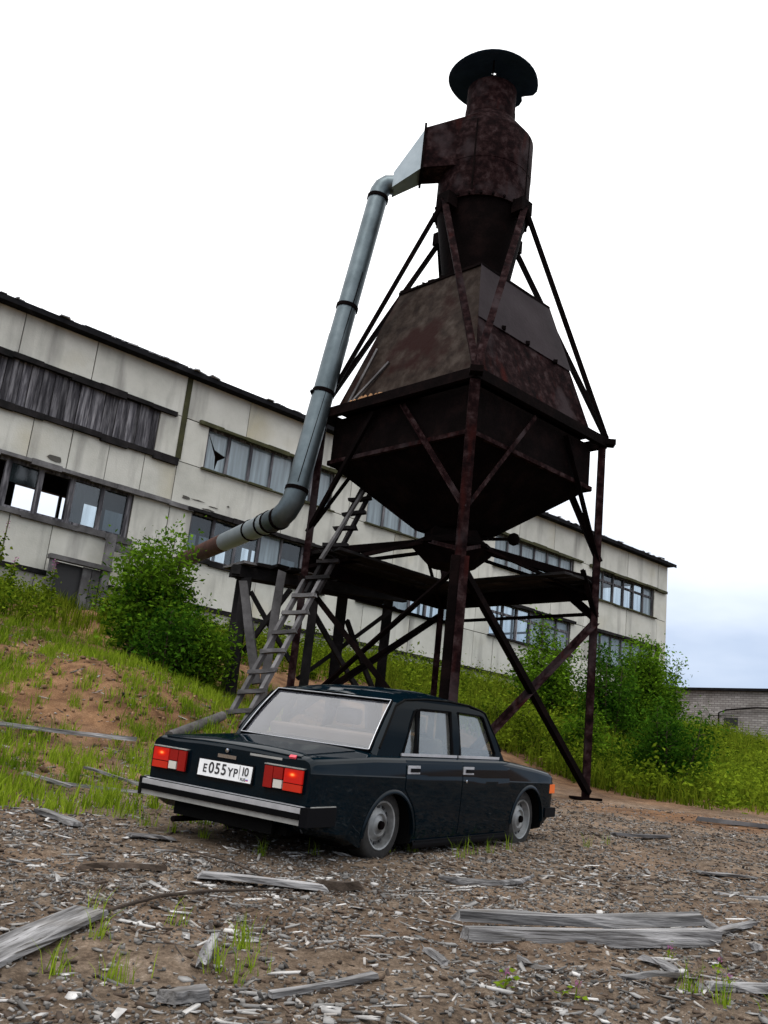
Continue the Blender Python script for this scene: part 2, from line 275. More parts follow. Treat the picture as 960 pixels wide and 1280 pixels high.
    def slab(s, quad, t):
        """quad of 3-d points given thickness t against its normal"""
        q = [np.array(p, float) for p in quad]; nn = unit(np.cross(q[1]-q[0], q[-1]-q[0])); n = len(q)
        vs = q + [p - nn*t for p in q]
        return s.add(vs, [tuple(range(n)), tuple(range(2*n-1, n-1, -1))] + [(i, i+n, (i+1) % n+n, (i+1) % n) for i in range(n)])
    def grid(s, P):
        """P[i][j] points"""
        a, b = len(P), len(P[0]); return s.add([p for r in P for p in r], [(i*b+j, i*b+j+1, (i+1)*b+j+1, (i+1)*b+j) for i in range(a-1) for j in range(b-1)])
    def build(s, name, mat, parent=None, smooth=0, local=False, recalc=True):
        me = bpy.data.meshes.new(name); v = np.array(s.v)
        if parent is not None and not local: v = v - root_loc(parent)
        me.from_pydata([tuple(p) for p in v], [], s.f)
        if recalc:
            bm = bmesh.new(); bm.from_mesh(me); bmesh.ops.recalc_face_normals(bm, faces=bm.faces[:]); bm.to_mesh(me); bm.free()
        if smooth: autosmooth(me, smooth)
        return link(name, me, mat, parent)
def root_loc(o):
    while o.parent: o = o.parent
    return np.array(o.location)
def link(name, me, mat, parent=None):
    if mat: me.materials.append(MATS[mat] if isinstance(mat, str) else mat)
    o = bpy.data.objects.new(name, me); COL.objects.link(o); o.parent = parent; return o
def fast(name, verts, faces, mat, parent=None):
    """mesh from numpy arrays: verts (N,3), faces (M,k)"""
    verts = np.asarray(verts, np.float32); faces = np.asarray(faces, np.int32)
    if parent is not None: verts = verts - root_loc(parent).astype(np.float32)
    me = bpy.data.meshes.new(name); k = faces.shape[1]; me.vertices.add(len(verts)); me.vertices.foreach_set('co', verts.ravel())
    me.loops.add(faces.size); me.loops.foreach_set('vertex_index', faces.ravel()); me.polygons.add(len(faces))
    me.polygons.foreach_set('loop_start', np.arange(len(faces), dtype=np.int32)*k); me.update(calc_edges=True); me.validate()
    return link(name, me, mat, parent)
def tag(o, label, cat, group=None, kind=None):
    if label: o['label'] = label
    if cat: o['category'] = cat
    if group: o['group'] = group
    if kind: o['kind'] = kind
    return o
def thing(name, label, cat, loc, group=None):
    o = bpy.data.objects.new(name, None); COL.objects.link(o); o.location = tuple(map(float, loc)); o.empty_display_size = .2
    return tag(o, label, cat, group)

# ------------------------------------------------------------------ terrain
def smax(a, b, k):
    h = np.clip(.5+.5*(a-b)/k, 0, 1); return b*(1-h)+a*h+k*h*(1-h)
def _hash(ix, iy):
    h = np.sin(ix*127.1+iy*311.7)*43758.5453; return h-np.floor(h)
def vnoise(x, y):
    ix = np.floor(x); iy = np.floor(y); fx = x-ix; fy = y-iy; fx = fx*fx*(3-2*fx); fy = fy*fy*(3-2*fy)
    a = _hash(ix, iy); b = _hash(ix+1, iy); c = _hash(ix, iy+1); d = _hash(ix+1, iy+1)
    return (a*(1-fx)+b*fx)*(1-fy)+(c*(1-fx)+d*fx)*fy-.5
def st(x, y): return (x+5.58)*.7507+(y-25.08)*.6607, (x+5.58)*.6607-(y-25.08)*.7507
def base(x, y):
    x = np.asarray(x, float); y = np.asarray(y, float); s, t = st(x, y)
    pl = -.523+.075*(np.clip(y, -30, 45)-8.289)-.0063*(np.clip(x, -30, 30)+.406)
    emb = np.clip(2.9-.33*(t-2.6), -2, 2.9)+.12*vnoise(x*.35+9, y*.35)
    z = smax(pl, emb, .4)
    m = np.exp(-(((x+3.4)/1.7)**2+((y-14.6)/1.6)**2)**1.5)
    return np.minimum(z+.42*m, 2.98)
def hgt(x, y):
    r = np.hypot(x, y); k = np.exp(-(r/25.)**2)*(.12+.88*np.clip((np.hypot(x-.29, y-9.3)-1.7)/1.6, 0, 1))     # packed ground under the car
    return base(x, y)+(.06*vnoise(x*1.3, y*1.3)+.045*vnoise(x*3.1+5, y*3.1)+.03*vnoise(x*7.3, y*7.3+3)+.014*vnoise(x*17, y*17+3))*k*(1+1.3*np.clip(base(x, y)+.1, 0, 1)*(x < 0))
def hz(x, y): return float(hgt(np.array(float(x)), np.array(float(y))))
def sandmask(x, y):
    s, t = st(x, y)
    a = np.clip((base(x, y)+.05)/.35, 0, 1)                           # the bank above the yard
    b = np.clip(1-np.hypot((x-5.2)/3.2, (y-15.0)/1.5), 0, 1)*1.6      # bare strip by the right-hand leg
    c = np.clip((-1.9-x)/1.2, 0, 1)*np.clip((y-7.2)/1.5, 0, 1)*.8
    return np.clip(np.maximum(np.maximum(a, b), c)+.5*vnoise(x*1.1, y*1.1), 0, 1)
rr = np.concatenate([[.3], np.geomspace(1.2, 20, 250), np.geomspace(20.5, 900, 50)])
aa = np.concatenate([np.linspace(-math.pi, -.85, 40)[:-1], np.linspace(-.85, .85, 300), np.linspace(.85, math.pi, 40)[1:-1]])
A, Rr = np.meshgrid(aa, rr); X = Rr*np.sin(A); Y = Rr*np.cos(A); Z = hgt(X, Y)
na, nr = len(aa), len(rr); idx = np.arange(na*nr).reshape(nr, na); nx = np.roll(idx, -1, 1)
F = np.stack([idx[:-1], nx[:-1], nx[1:], idx[1:]], -1).reshape(-1, 4)[:, ::-1]
ground = fast('ground', np.stack([X, Y, Z], -1).reshape(-1, 3), F, 'soil'); tag(ground, None, None, None, 'structure')
ca = ground.data.attributes.new('sand', 'FLOAT', 'POINT'); ca.data.foreach_set('value', sandmask(X, Y).ravel().astype(np.float32))
for p in ground.data.polygons: p.use_smooth = True

# ------------------------------------------------------------------ factory building
P0 = V(-5.58, 25.08, 0); DS = V(.7507, .6607, 0); DT = V(.6607, -.7507, 0); UP = V(0, 0, 1)
def B(s, t, z): return P0 + DS*s + DT*t + UP*z
ZR = [9.99, 8.84, 7.62, 6.43, 5.18, 3.97, 2.6]
S0, S1, DEPTH = -12., 23.6, 12.
fb = thing('factory_building', 'long derelict cream panel factory building with two bands of windows', 'building', B(0, 0, 2.9))
def bbox(mb, s0, s1, t0, t1, z0, z1): return mb.box(B((s0+s1)/2, (t0+t1)/2, (z0+z1)/2), (abs(s1-s0)/2, abs(t1-t0)/2, abs(z1-z0)/2), (DS, DT, UP))
def part(name, mat, *boxes):
    mb = MB()
    for b_ in boxes: bbox(mb, *b_)
    return mb.build(name, mat, fb)
# window openings: (band, s0, s1)
UPW = [(-11.2, -6.8), (-5.9, -.72), (.8, 5.3), (6.75, 11.2), (12.75, 17.25), (18.55, 22.75)]
LOW = [(-11.2, -6.8), (-5.9, -1.05), (.68, 5.3), (6.75, 11.2), (12.75, 17.25), (18.55, 22.75)]
core = [(S0, S1, -.28, -.03, ZR[1], ZR[0]), (S0, S1, -.28, -.03, ZR[3], ZR[2]), (S0, S1, -.28, -.03, ZR[6], ZR[4])]
for (za, zb), ws in (((ZR[2], ZR[1]), UPW), ((ZR[4], ZR[3]), LOW)):
    ed = [S0] + [v for w in ws for v in w] + [S1]
    core += [(ed[i], ed[i+1], -.28, -.03, za, zb) for i in range(0, len(ed), 2)]
part('wall', 'wallcore', *core)
def panels(s0, s1, z0, z1, cuts, mat='panel'):
    ed = [s0]+[c for c in cuts if s0 < c < s1]+[s1]
    for a, b_ in zip(ed, ed[1:]):
        mb = MB(); g = .012; o = random.uniform(-.008, .008); j = [random.uniform(-.006, .006) for _ in range(4)]
        mb.hexa([B(x, t, z) for z, in ((z0+g,), (z1-g,)) for x, t in ((a+g, -.04), (b_-g, -.04), (b_-g, o+j[0]), (a+g, o+j[1]))])
        mb.build('panel', mat, fb)
for k in range(-2, 4):
    a, b_ = max(S0, 6*k), min(S1, 6*k+6)
    third = [a+2., a+4.] if k < 3 else [a+2.8, a+5.0]
    panels(a, b_, ZR[1], ZR[0], third if k != -1 else [-4.65, -2.75])
    panels(a, b_, ZR[3], ZR[2], {-1: [-5, -3.95, -2.95, -1.95, -.95], 0: [a+3.6]}.get(k, third))
    panels(a, b_, ZR[5], ZR[4], {-1: [-5, -4.05, -3.0]}.get(k, [a+1.0, a+3.0] if k > 0 else [a+3.]))
    panels(a, b_, ZR[6], ZR[5]-.1, [a+1.3, a+2.8, a+4.4], 'plinth')
    for ws, za, zb in ((UPW, ZR[2], ZR[1]), (LOW, ZR[4], ZR[3])):
        w = ws[k+2]
        panels(a, w[0], za, zb, []); panels(w[1], b_, za, zb, [])
# joint posts between the bays (dark weathered strip at the first joint) and ledges
part('joint_strip', 'mossledge', (-.10, .06, 0.012, .03, 7.66, 9.95))
part('plinth_ledge', 'timber_dark', (S0, S1, 0.006, .05, 3.86, 3.96))
def ledge(s0, s1, z, h=.10, p=.09, m='mossledge'): 
    mb = MB(); nseg = max(2, int((s1-s0)/.7))
    ss = np.linspace(s0, s1, nseg+1)
    for a, b_ in zip(ss, ss[1:]):
        bbox(mb, a+.001, b_-.001, 0.014, p+random.uniform(-.02, .02), z-h*random.uniform(.7, 1.1), z+random.uniform(-.01, .025))
    mb.build('ledge', m, fb)
for k, (w, l) in enumerate(zip(UPW, LOW)):
    ledge(w[0]-.35 if k != 1 else w[0]-.4, w[1]+(.45 if k < 5 else .8), ZR[1]+.04, .15 if k < 2 else .10, .12, 'timber_dark' if k < 2 else 'mossledge')
    ledge(w[0]-.1, w[1]+(.1 if k != 1 else .7), ZR[2]+.02, .17 if k < 2 else .05, .10, 'timber_dark' if k < 2 else 'mossledge')
    ledge(l[0]-.2, l[1]+(.2 if k != 1 else 1.7), ZR[3]+.05, .12, .13, 'timber_dark' if k != 1 else 'timber')
    ledge(l[0]-.1, l[1]+.1, ZR[4]+.02, .14 if k < 3 else .07, .10, 'timber' if k < 2 else 'timber_dark')
def window(s0, s1, z0, z1, kinds, fm, transom=0, fw=.07, t=-.13):
    n_ = len(kinds); mb = MB(); e_ = np.linspace(s0, s1, n_+1)
    bbox(mb, s0, s1, t-.05, t+.05, z0, z0+fw); bbox(mb, s0, s1, t-.05, t+.05, z1-fw, z1)
    for i, x_ in enumerate(e_):
        ww = fw*(1.0 if 0 < i < n_ else .9)*random.uniform(.8, 1.25); x_ = min(max(x_, s0+ww/2+.001), s1-ww/2-.001)
        bbox(mb, x_-ww/2, x_+ww/2, t-.045, t+.056, z0+.002, z1-.002)
    if transom: bbox(mb, s0+.01, s1-.01, t-.038, t+.042, z1-transom-.04, z1-transom+.04)
    w_ = mb.build('window', fm, fb)
    for i, kd in enumerate(kinds):
        a, b_ = e_[i]+fw*.45, e_[i+1]-fw*.45
        if kd == 'open': continue
        m2 = MB()
        if kd == 'broken':           # triangular shards left in the frame
            za, zb = z0+fw*.9, z1-fw*.9; c_ = (b_-a)
            for tri in ([(a, za), (a+c_*.55, za), (a+c_*.5, za+(zb-za)*.38), (a, zb)], [(a, zb), (a+c_*.45, za+(zb-za)*.55), (b_, za+(zb-za)*.45), (b_, zb)], [(a+c_*.55, za), (b_, za), (b_, za+(zb-za)*.45), (a+c_*.65, za+(zb-za)*.3)]):
                m2.slab([B(x_, t, z_) for x_, z_ in tri], .005)
            kd = 'pane_pale'
        elif kd == 'half':           # only the upper glass left
            bbox(m2, a, b_, t-.003, t+.003, z0+(z1-z0)*.55, z1-fw*.9); kd = 'pane_dark'
        else: bbox(m2, a, b_, t-.003, t+.003, z0+fw*.9, z1-fw*.9)
        m2.build('pane', kd, w_)
pale, clr, drk = 'pane_pale', 'pane_clear', 'pane_dark'
window(*UPW[0], ZR[2], ZR[1], [pale]*5, 'timber_dark'); window(*LOW[0], ZR[4], ZR[3], [drk, 'open', drk, clr, drk], 'timber')
window(*LOW[1], ZR[4], ZR[3], ['open', 'open', 'half', 'open', clr, drk], 'board_wall', 0, .11)
window(*UPW[2], ZR[2], ZR[1], ['broken', pale, pale, pale, pale, pale], 'board_wall'); window(*LOW[2], ZR[4], ZR[3], [drk, clr, clr, pale, drk, clr], 'board_wall')
window(*UPW[3], ZR[2], ZR[1], [pale]*6, 'board_wall'); window(*LOW[3], ZR[4], ZR[3], [clr, clr, pale, clr, clr, pale], 'board_wall', .38)
window(*UPW[4], ZR[2], ZR[1], [pale]*6, 'board_wall'); window(*LOW[4], ZR[4], ZR[3], [clr, clr, clr, pale, pale, pale], 'board_wall', .38)
window(*UPW[5], ZR[2], ZR[1], [pale, clr, clr, clr, clr, pale], 'board_wall', .38); window(*LOW[5], ZR[4], ZR[3], [pale]*6, 'board_wall')
# boards nailed over the upper band of the second bay
s_ = UPW[1][0]; shared = []
while s_ < UPW[1][1]-.02:
    w = random.uniform(.10, .22); e_ = min(s_+w, UPW[1][1]); mb = MB(); t_ = random.uniform(-.06, .0)
    if True:
        zt, zb = ZR[1]-random.uniform(.0, .10), ZR[2]+random.uniform(.0, .05); tl = random.uniform(-.012, .012)
        mb.hexa([B(x_, t, z_) for z_, o_ in ((zb, 0), (zt, tl)) for x_, t in ((s_+.006+o_, t_-.03), (e_-.006+o_, t_-.03), (e_-.006+o_, t_), (s_+.006+o_, t_))])
        mb.build('board', 'board_wall', fb)
    s_ = e_
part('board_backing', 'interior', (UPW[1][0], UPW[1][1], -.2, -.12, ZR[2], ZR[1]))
# shell: roof, end walls, floor, rear wall with its own window bands, columns
part('roof', 'roofing', (S0-.2, S1+.25, -DEPTH-.5, .30, 9.995, 10.06))
part('eave', 'roofing', (S0-.2, S1+.26, .305, .33, 9.95, 10.085), (S0, S1+.02, .008, .30, 9.96, 9.992))
part('end_wall', 'panel', (S1-.002, S1+.10, -DEPTH, -.002, 2.6, 5.6), (S1-.002, S1+.10, -DEPTH, -.002, 9.3, 9.98), *[(S1-.002, S1+.10, a, b_, 5.6, 9.3) for a, b_ in ((-.75, -.002), (-6.3, -5.7), (-DEPTH, -11.3))])  # right wall's window band is unseen, added so the right-hand panes look bright
for a in (-5.7, -11.3): part('window', 'board_wall', *[(S1+.02, S1+.08, a+.99*i-.05, a+.99*i+.05, 5.6, 9.3) for i in range(1, 5)], (S1+.025, S1+.075, a, a+4.95, 7.4, 7.5))  # mullions of the added end-wall band
part('end_wall', 'panel', (S0-.1, S0+.002, -DEPTH, -.002, 2.6, 9.98))
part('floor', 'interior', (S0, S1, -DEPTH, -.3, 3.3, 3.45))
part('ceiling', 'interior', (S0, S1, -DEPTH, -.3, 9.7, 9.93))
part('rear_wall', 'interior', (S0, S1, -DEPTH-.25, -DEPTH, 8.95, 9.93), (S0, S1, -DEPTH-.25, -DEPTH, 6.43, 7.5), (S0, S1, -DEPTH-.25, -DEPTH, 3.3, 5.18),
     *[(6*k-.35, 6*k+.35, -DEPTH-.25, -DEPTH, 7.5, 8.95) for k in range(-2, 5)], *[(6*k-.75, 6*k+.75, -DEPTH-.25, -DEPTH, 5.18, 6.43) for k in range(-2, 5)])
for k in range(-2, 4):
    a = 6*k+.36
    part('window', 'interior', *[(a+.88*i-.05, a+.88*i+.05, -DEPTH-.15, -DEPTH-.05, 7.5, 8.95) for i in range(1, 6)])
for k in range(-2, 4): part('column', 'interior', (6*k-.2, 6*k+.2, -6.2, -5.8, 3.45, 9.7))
# loose roofing felt and debris along the roof edge
mb = MB()
for _ in range(240):
    s_ = random.uniform(S0, S1); l = random.uniform(.05, .3)
    c = B(s_, random.uniform(.1, .33), 10.09+random.uniform(0, .02)); an = random.uniform(-.3, .3)
    mb.box(c, (l/2, random.uniform(.03, .10), random.uniform(.005, .018)), (unit(DS+UP*an*.5), DT, unit(UP-DS*an*.5)))
mb.build('roof_edge_scraps', 'roof_trash', fb)['kind'] = 'stuff'
for s_ in (-3.3, -2.9): part('roof_stick', 'roofing', (s_, s_+2.6, .2, .26, 10.10, 10.15))
part('corner_post', 'roofing', (S1+.12, S1+.2, -.3, -.22, 9.8, 10.42)); part('corner_rail', 'roofing', (S1-1.6, S1+.2, -.29, -.25, 10.18, 10.34))
part('drain_pipe', 'timber_dark', (22.95, 23.05, .02, .12, 2.8, 6.6)); part('cable_box', 'timber_dark', (S1+.11, S1+.3, -.5, -.3, 4., 6.1))
# broken concrete in the panel under the first joint
mb = MB(); 
for s_, z_, w, h in ((.42, 6.70, .16, .07), (1.15, 6.55, .22, .035), (-3.25, 6.68, .24, .13), (.8, 6.72, .25, .02), (1.3, 6.66, .2, .018), (1.75, 6.8, .05, .03)):
    pts = [B(s_+w*math.cos(q)*random.uniform(.55, 1.), .012, z_+h*math.sin(q)*random.uniform(.5, 1.)) for q in np.linspace(0, 2*math.pi, 9)[:-1]]
    MB().slab(pts, .006).build('spalled_patch', 'wallcore', fb)
# wooden hatch and post against the wall at the left
hr = thing('wooden_hatch', 'low grey wooden hatch with dark opening against the factory wall', 'hatch', B(-2.0, .3, 3.2))
def hb(name, mat, *bx):
    mb = MB()
    for b_ in bx: bbox(mb, *b_)
    return mb.build(name, mat, hr)
hb('post', 'timber', (-1.72, -1.52, .25, .40, 2.9, 5.15)); hb('post', 'timber', (-3.05, -2.92, .3, .42, 2.9, 4.22)); hb('lintel', 'timber', (-3.1, -1.5, .28, .46, 4.22, 4.33))
hb('board', 'timber', (-2.2, -1.98, .3, .35, 2.9, 4.2)); hb('board', 'timber', (-1.96, -1.76, .3, .35, 2.9, 4.2)); hb('recess', 'ink', (-2.9, -1.76, .06, .28, 2.9, 4.2))  # recess is a near-black block: shade in the opening put into its colour
hb('lean_board', 'timber', (-1.5, -.6, .2, .26, 4.78, 4.94))

# ------------------------------------------------------------------ low brick shed at the right
W1 = V(15.0, 46.85, 0); WN = unit(V(1.22, -1.17, 0)); WB = V(-WN[1], WN[0], 0)
sh = thing('brick_shed', 'low flat-roofed white brick shed beyond the bushes at the right', 'shed', (17.5, 44.4, 3.3))
me_pts = []
mb = MB()
def wq(a, t, z): return W1 + WN*a + WB*t + UP*z
o = MB().hexa([wq(a, t, z) for z in (2.5, 5.62) for a, t in ((-2, 0), (16, 0), (16, 7), (-2, 7))]).build('wall', 'sandlime_brick', sh)
uv = o.data.uv_layers.new(name='uv')
for p in o.data.polygons:
    for li in p.loop_indices:
        c = np.array(o.data.vertices[o.data.loops[li].vertex_index].co)+root_loc(sh)-W1; uv.data[li].uv = (c@WN+c@WB, c[2])
MB().hexa([wq(a, t, z) for z in (5.622, 5.74) for a, t in ((-2.15, -.18), (16.2, -.18), (16.2, 7.2), (-2.15, 7.2))]).build('roof', 'roofing', sh)
MB().hexa([wq(a, t, z) for z in (4.0, 4.42) for a, t in ((1.95, -.02), (2.6, -.02), (2.6, .1), (1.95, .1))]).build('opening', 'ink', sh)  # solid block, the dark inside of the opening painted in near-black
MB().tube([wq(1.75, -.12, 3.9), wq(1.75, -.12, 4.62), wq(2.1, -.12, 4.75), wq(3.4, -.12, 4.88), wq(6., -.12, 4.92)], .035, 6).build('pipe', 'rust_dark', sh, 40)
MB().hexa([wq(a, t, z) for z in (4.52, 4.56) for a, t in ((1.2, -.03), (2.7, -.03), (2.7, .1), (1.2, .1))]).build('lintel', 'plinth', sh)

# ------------------------------------------------------------------ sawdust hopper with cyclone
TC = V(1.23, 16.43, 0); TA = math.radians(-1.5)
def corner(i, r, z):            # 0 R, 1 B, 2 L, 3 N
    w = TA + i*math.pi/2; return V(TC[0]+r*math.cos(w), TC[1]+r*math.sin(w), z)
tw = thing('sawdust_hopper', 'tall rusty sawdust hopper on steel legs with a cyclone and round cap', 'hopper', (1.23, 16.43, 0))
RIM, RB = 2.52, 2.26
for i in range(4):
    b_ = corner(i, RIM-.06, 0); g = hz(b_[0], b_[1])
    mb = MB(); mb.bar(V(b_[0], b_[1], g-.3), V(b_[0], b_[1], 6.02), .115, .115, up=corner(i, 1, 0)-TC)
    if i == 3:
        mb = MB(); u3 = corner(3, 1, 0)-TC; x3 = np.cross(u3, UP)
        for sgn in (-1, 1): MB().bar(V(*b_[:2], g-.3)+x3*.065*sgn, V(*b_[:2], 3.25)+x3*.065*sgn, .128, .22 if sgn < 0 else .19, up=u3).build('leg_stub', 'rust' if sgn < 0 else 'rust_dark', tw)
        mb.bar(V(*b_[:2], 3.252), V(*b_[:2], 6.02), .16, .13, up=u3)
    mb.build('leg', 'rust', tw)
    MB().box(V(b_[0], b_[1], g+.02), (.22, .22, .02)).build('base_plate', 'rust_dark', tw)
    # corner foot of the rim
    MB().box(corner(i, RIM+.02, 6.13), (.14, .10, .05), (corner(i, 1, 0)-TC, np.cross(UP, corner(i, 1, 0)-TC), UP)).build('gusset', 'rust_dark', tw)
for i in range(4):
    a, b_ = corner(i, RIM, 6.12), corner((i+1) % 4, RIM, 6.12)
    MB().bar(a, b_, .10, .17).build('rim_beam', 'rust_dark', tw)
    # box wall of the bin
    q = [corner(i, RB, 5.22), corner((i+1) % 4, RB, 5.22), corner((i+1) % 4, RB, 6.05), corner(i, RB, 6.05)]
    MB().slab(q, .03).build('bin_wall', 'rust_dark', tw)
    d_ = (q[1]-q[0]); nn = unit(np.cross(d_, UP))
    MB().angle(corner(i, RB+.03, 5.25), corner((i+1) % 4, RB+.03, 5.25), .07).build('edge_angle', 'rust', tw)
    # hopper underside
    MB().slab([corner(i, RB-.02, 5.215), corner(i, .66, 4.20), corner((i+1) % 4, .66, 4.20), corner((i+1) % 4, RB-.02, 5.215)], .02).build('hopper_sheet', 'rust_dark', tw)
    # platform ring
    zb = 3.44
    if i in (0, 1):
        MB().bar(corner(i, RIM-.06, zb), corner((i+1) % 4, RIM-.06, zb), .10, .24).build('platform_beam', 'rust_dark', tw)
        MB().bar(corner(i, RIM+.0, zb-.36), corner((i+1) % 4, RIM+.0, zb-.36), .06, .05).build('platform_rail', 'rust_dark', tw)
# tent-like upper housing
ZT = 8.62
def face(i, k0, k1, a0=0., a1=1., rb=RB+.02, rt=1.36, z0=6.2, z1=ZT, out=0):
    def p(c, k): return corner(c % 4, rb+(rt-rb)*k+out, z0+(z1-z0)*k)
    def e(k, a): return p(i, k)*(1-a)+p(i+1, k)*a
    return [e(k0, a0), e(k0, a1), e(k1, a1), e(k1, a0)]
def sheet(q, mat, amp=.02, n1=12, n2=10, sd=1):
    q = [np.array(p) for p in q]; nn = unit(np.cross(q[1]-q[0], q[3]-q[0])); g = []
    for i in range(n2+1):
        r_ = []
        for j in range(n1+1):
            a, b_ = j/n1, i/n2; p = (q[0]*(1-a)+q[1]*a)*(1-b_)+(q[3]*(1-a)+q[2]*a)*b_
            w = float(vnoise(np.array(a*3.3+sd), np.array(b_*2.7+sd))+.5*vnoise(np.array(a*8+sd), np.array(b_*7.)))*amp
            if i in (0, n2) or j in (0, n1): w *= .3
            r_.append(p+nn*w)
        g.append(r_)
    return MB().grid(g).build('hood_sheet', mat, tw, 50)
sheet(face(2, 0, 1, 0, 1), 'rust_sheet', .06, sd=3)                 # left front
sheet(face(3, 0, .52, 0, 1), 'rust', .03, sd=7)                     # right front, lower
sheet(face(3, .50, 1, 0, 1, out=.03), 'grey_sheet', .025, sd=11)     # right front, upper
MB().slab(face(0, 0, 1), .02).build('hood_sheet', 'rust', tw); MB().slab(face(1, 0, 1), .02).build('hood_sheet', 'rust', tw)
for i in range(4): MB().bar(corner(i, 1.37, ZT), corner((i+1) % 4, 1.37, ZT), .05, .05).build('hood_rim', 'rust_dark', tw)
MB().add([corner(i, 1.36, ZT-.03) for i in range(4)], [(0, 1, 2, 3)]).build('hood_top', 'rust_dark', tw)
mb = MB(); q = face(2, .97, 1.0, out=.01)
for k in range(14):                                                                     # torn upper edge of the left sheet
    a = k/14; p_ = q[3]*(1-a)+q[2]*a; p2 = q[3]*(1-a-.07)+q[2]*(a+.07); h_ = random.uniform(.02, .09)
    mb.slab([p_, p2, p2+UP*h_*random.uniform(.2, 1), p_+UP*h_], .01)
mb.build('torn_edge', 'rust_dark', tw)
for a, b_ in ((.9, .75), (.82, .6)):
    q0 = face(2, .02, .03, 1-a, 1-a+.01, out=.08); q1 = face(2, .40, .42, 1-b_, 1-b_+.01, out=.02)
    q0 = face(2, .02, .03, 1-a, 1-a+.01, out=.10)
for (ka, aa_), (kb, ab_) in (((.02, .12), (.50, .10)), ((.02, .14), (.33, .30))):
    MB().bar(face(2, ka, 1, aa_, 1, out=.09)[0], face(2, kb, 1, ab_, 1, out=.03)[0], .05, .03).build('loose_lath', 'timber', tw)
mb = MB(); rs = np.linspace(.10, .62, 40)                                                # sawdust lying on the rim
for a in rs:
    p_ = face(2, 0, 1, a, 1, out=.07)[0]; mb.lathe(p_+V(0, 0, -.02), [(.12*random.uniform(.6, 1.2), 0), (.08, .05), (.02, .07+.12*random.random()*max(0, 1-abs(a-.28)*3))], 6)
o = mb.build('sawdust', 'sawdust', tw, 60); o['kind'] = 'stuff'
# outlet
MB().lathe(V(*TC[:2], 0), [(.50, 4.24), (.50, 4.10), (.66, 4.02), (.70, 3.94), (.66, 3.86), (.40, 3.62), (.30, 3.62)], 8, caps=True).build('outlet', 'rust_dark', tw)
MB().lathe(V(*TC[:2], 0), [(.74, 3.97), (.74, 3.91)], 8, caps=True).build('outlet_flange', 'rust_dark', tw)
c_ = V(*TC[:2], 4.12); MB().tube([c_, c_+V(1.0, -.1, .08)], .03, 8).build('gate_lever', 'rust_dark', tw)
MB().lathe(c_+V(1.02, -.1, .08), [(.02, -.11), (.08, -.08), (.11, 0), (.08, .08), (.02, .11)], 12, caps=True).build('counterweight', 'rust_dark', tw, 50)
# bracing
for i in (0, 2): MB().bar(corner(i, RIM-.1, 3.62), corner(i, .55, 3.98), .11, .13).build('outlet_stay', 'rust_dark', tw)
def brace(p, q, w=.09, m='rust_dark'): MB().angle(p, q, w).build('brace', m, tw)
def leg_at(i, z): return corner(i, RIM-.02, z)
def on_edge(i, j, f_, z, r=RIM-.02): return corner(i, r, z)*(1-f_)+corner(j, r, z)*f_
gN = [hz(*leg_at(i, 0)[:2]) for i in range(4)]
brace(leg_at(3, 3.15), leg_at(0, gN[0]+.1), .10); brace(leg_at(0, 2.95), leg_at(3, gN[3]+.15), .10, 'rust')
brace(leg_at(3, 3.15), leg_at(2, gN[2]+.1), .10); brace(leg_at(2, 3.2), leg_at(3, gN[3]+.5), .10)
brace(leg_at(1, 3.2), leg_at(2, gN[2]+.1), .10)
for i, fr in ((3, .46), (2, .34), (0, .26), (1, .26)):
    for j in ((i+1) % 4, (i-1) % 4):
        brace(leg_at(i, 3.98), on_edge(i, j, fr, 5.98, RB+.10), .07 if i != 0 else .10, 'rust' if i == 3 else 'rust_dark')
for i in range(4):
    for s_ in (-1, 1):
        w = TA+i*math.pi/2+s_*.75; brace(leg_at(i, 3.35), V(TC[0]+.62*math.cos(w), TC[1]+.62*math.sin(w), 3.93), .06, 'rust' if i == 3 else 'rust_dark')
brace(leg_at(0, 3.0)+V(-.02, 0, 0), on_edge(0, 1, .28, 3.75), .12); brace(leg_at(0, 3.02), on_edge(0, 3, .12, 3.75), .10)
# platform planks over the two rear beams
for k in range(9):
    f_ = k/9.
    for i, (fa, fb_) in ((0, (.02, .98)), (1, (.02, .98))):
        if k > 3: continue
        o_ = .26*k+.05
        a = corner(i, RIM+.05, 3.60)*(1-fa)+corner((i+1) % 4, RIM+.05, 3.60)*fa; b_ = corner(i, RIM+.05, 3.60)*(1-fb_)+corner((i+1) % 4, RIM+.05, 3.60)*fb_
        inn = unit(V(*TC[:2], 3.60)-(a+b_)/2); MB().plank(a+inn*o_+V(0, 0, .015*i), b_+inn*o_+V(0, 0, .015*i), .22, .045, .012).build('platform_plank', 'timber_dark', tw)
# cyclone
c0 = V(*TC[:2], 0)
MB().lathe(c0, [(.50, 8.3), (.84, 10.33)], 40).build('cyclone_cone', 'rust_dark', tw, 40)
MB().lathe(c0, [(.86, 10.28), (.885, 10.28), (.885, 10.36), (.865, 10.365), (.865, 11.1), (.872, 11.1), (.872, 11.9), (.862, 11.92), (.47, 12.42)], 40).build('cyclone_barrel', 'rust', tw, 40)
MB().lathe(c0, [(.485, 12.40), (.485, 12.62), (.475, 12.63), (.475, 13.12), (.455, 13.12), (.455, 12.4)], 36).build('chimney', 'rust', tw, 40)
for w in (-1.9, -.55, 1.2, 3.0):
    MB().bar(c0+V(.868*math.cos(w), .868*math.sin(w), 10.40), c0+V(.868*math.cos(w), .868*math.sin(w), 11.88), .03, .018, up=V(math.cos(w), math.sin(w), 0)).build('barrel_seam', 'rust_dark', tw)
for k in range(26):
    w = 2*math.pi*k/26; MB().box(c0+V(.90*math.cos(w), .90*math.sin(w), 10.32), (.018, .018, .022), (V(math.cos(w), math.sin(w), 0), V(-math.sin(w), math.cos(w), 0), UP)).build('flange_bolt', 'rust_dark', tw)
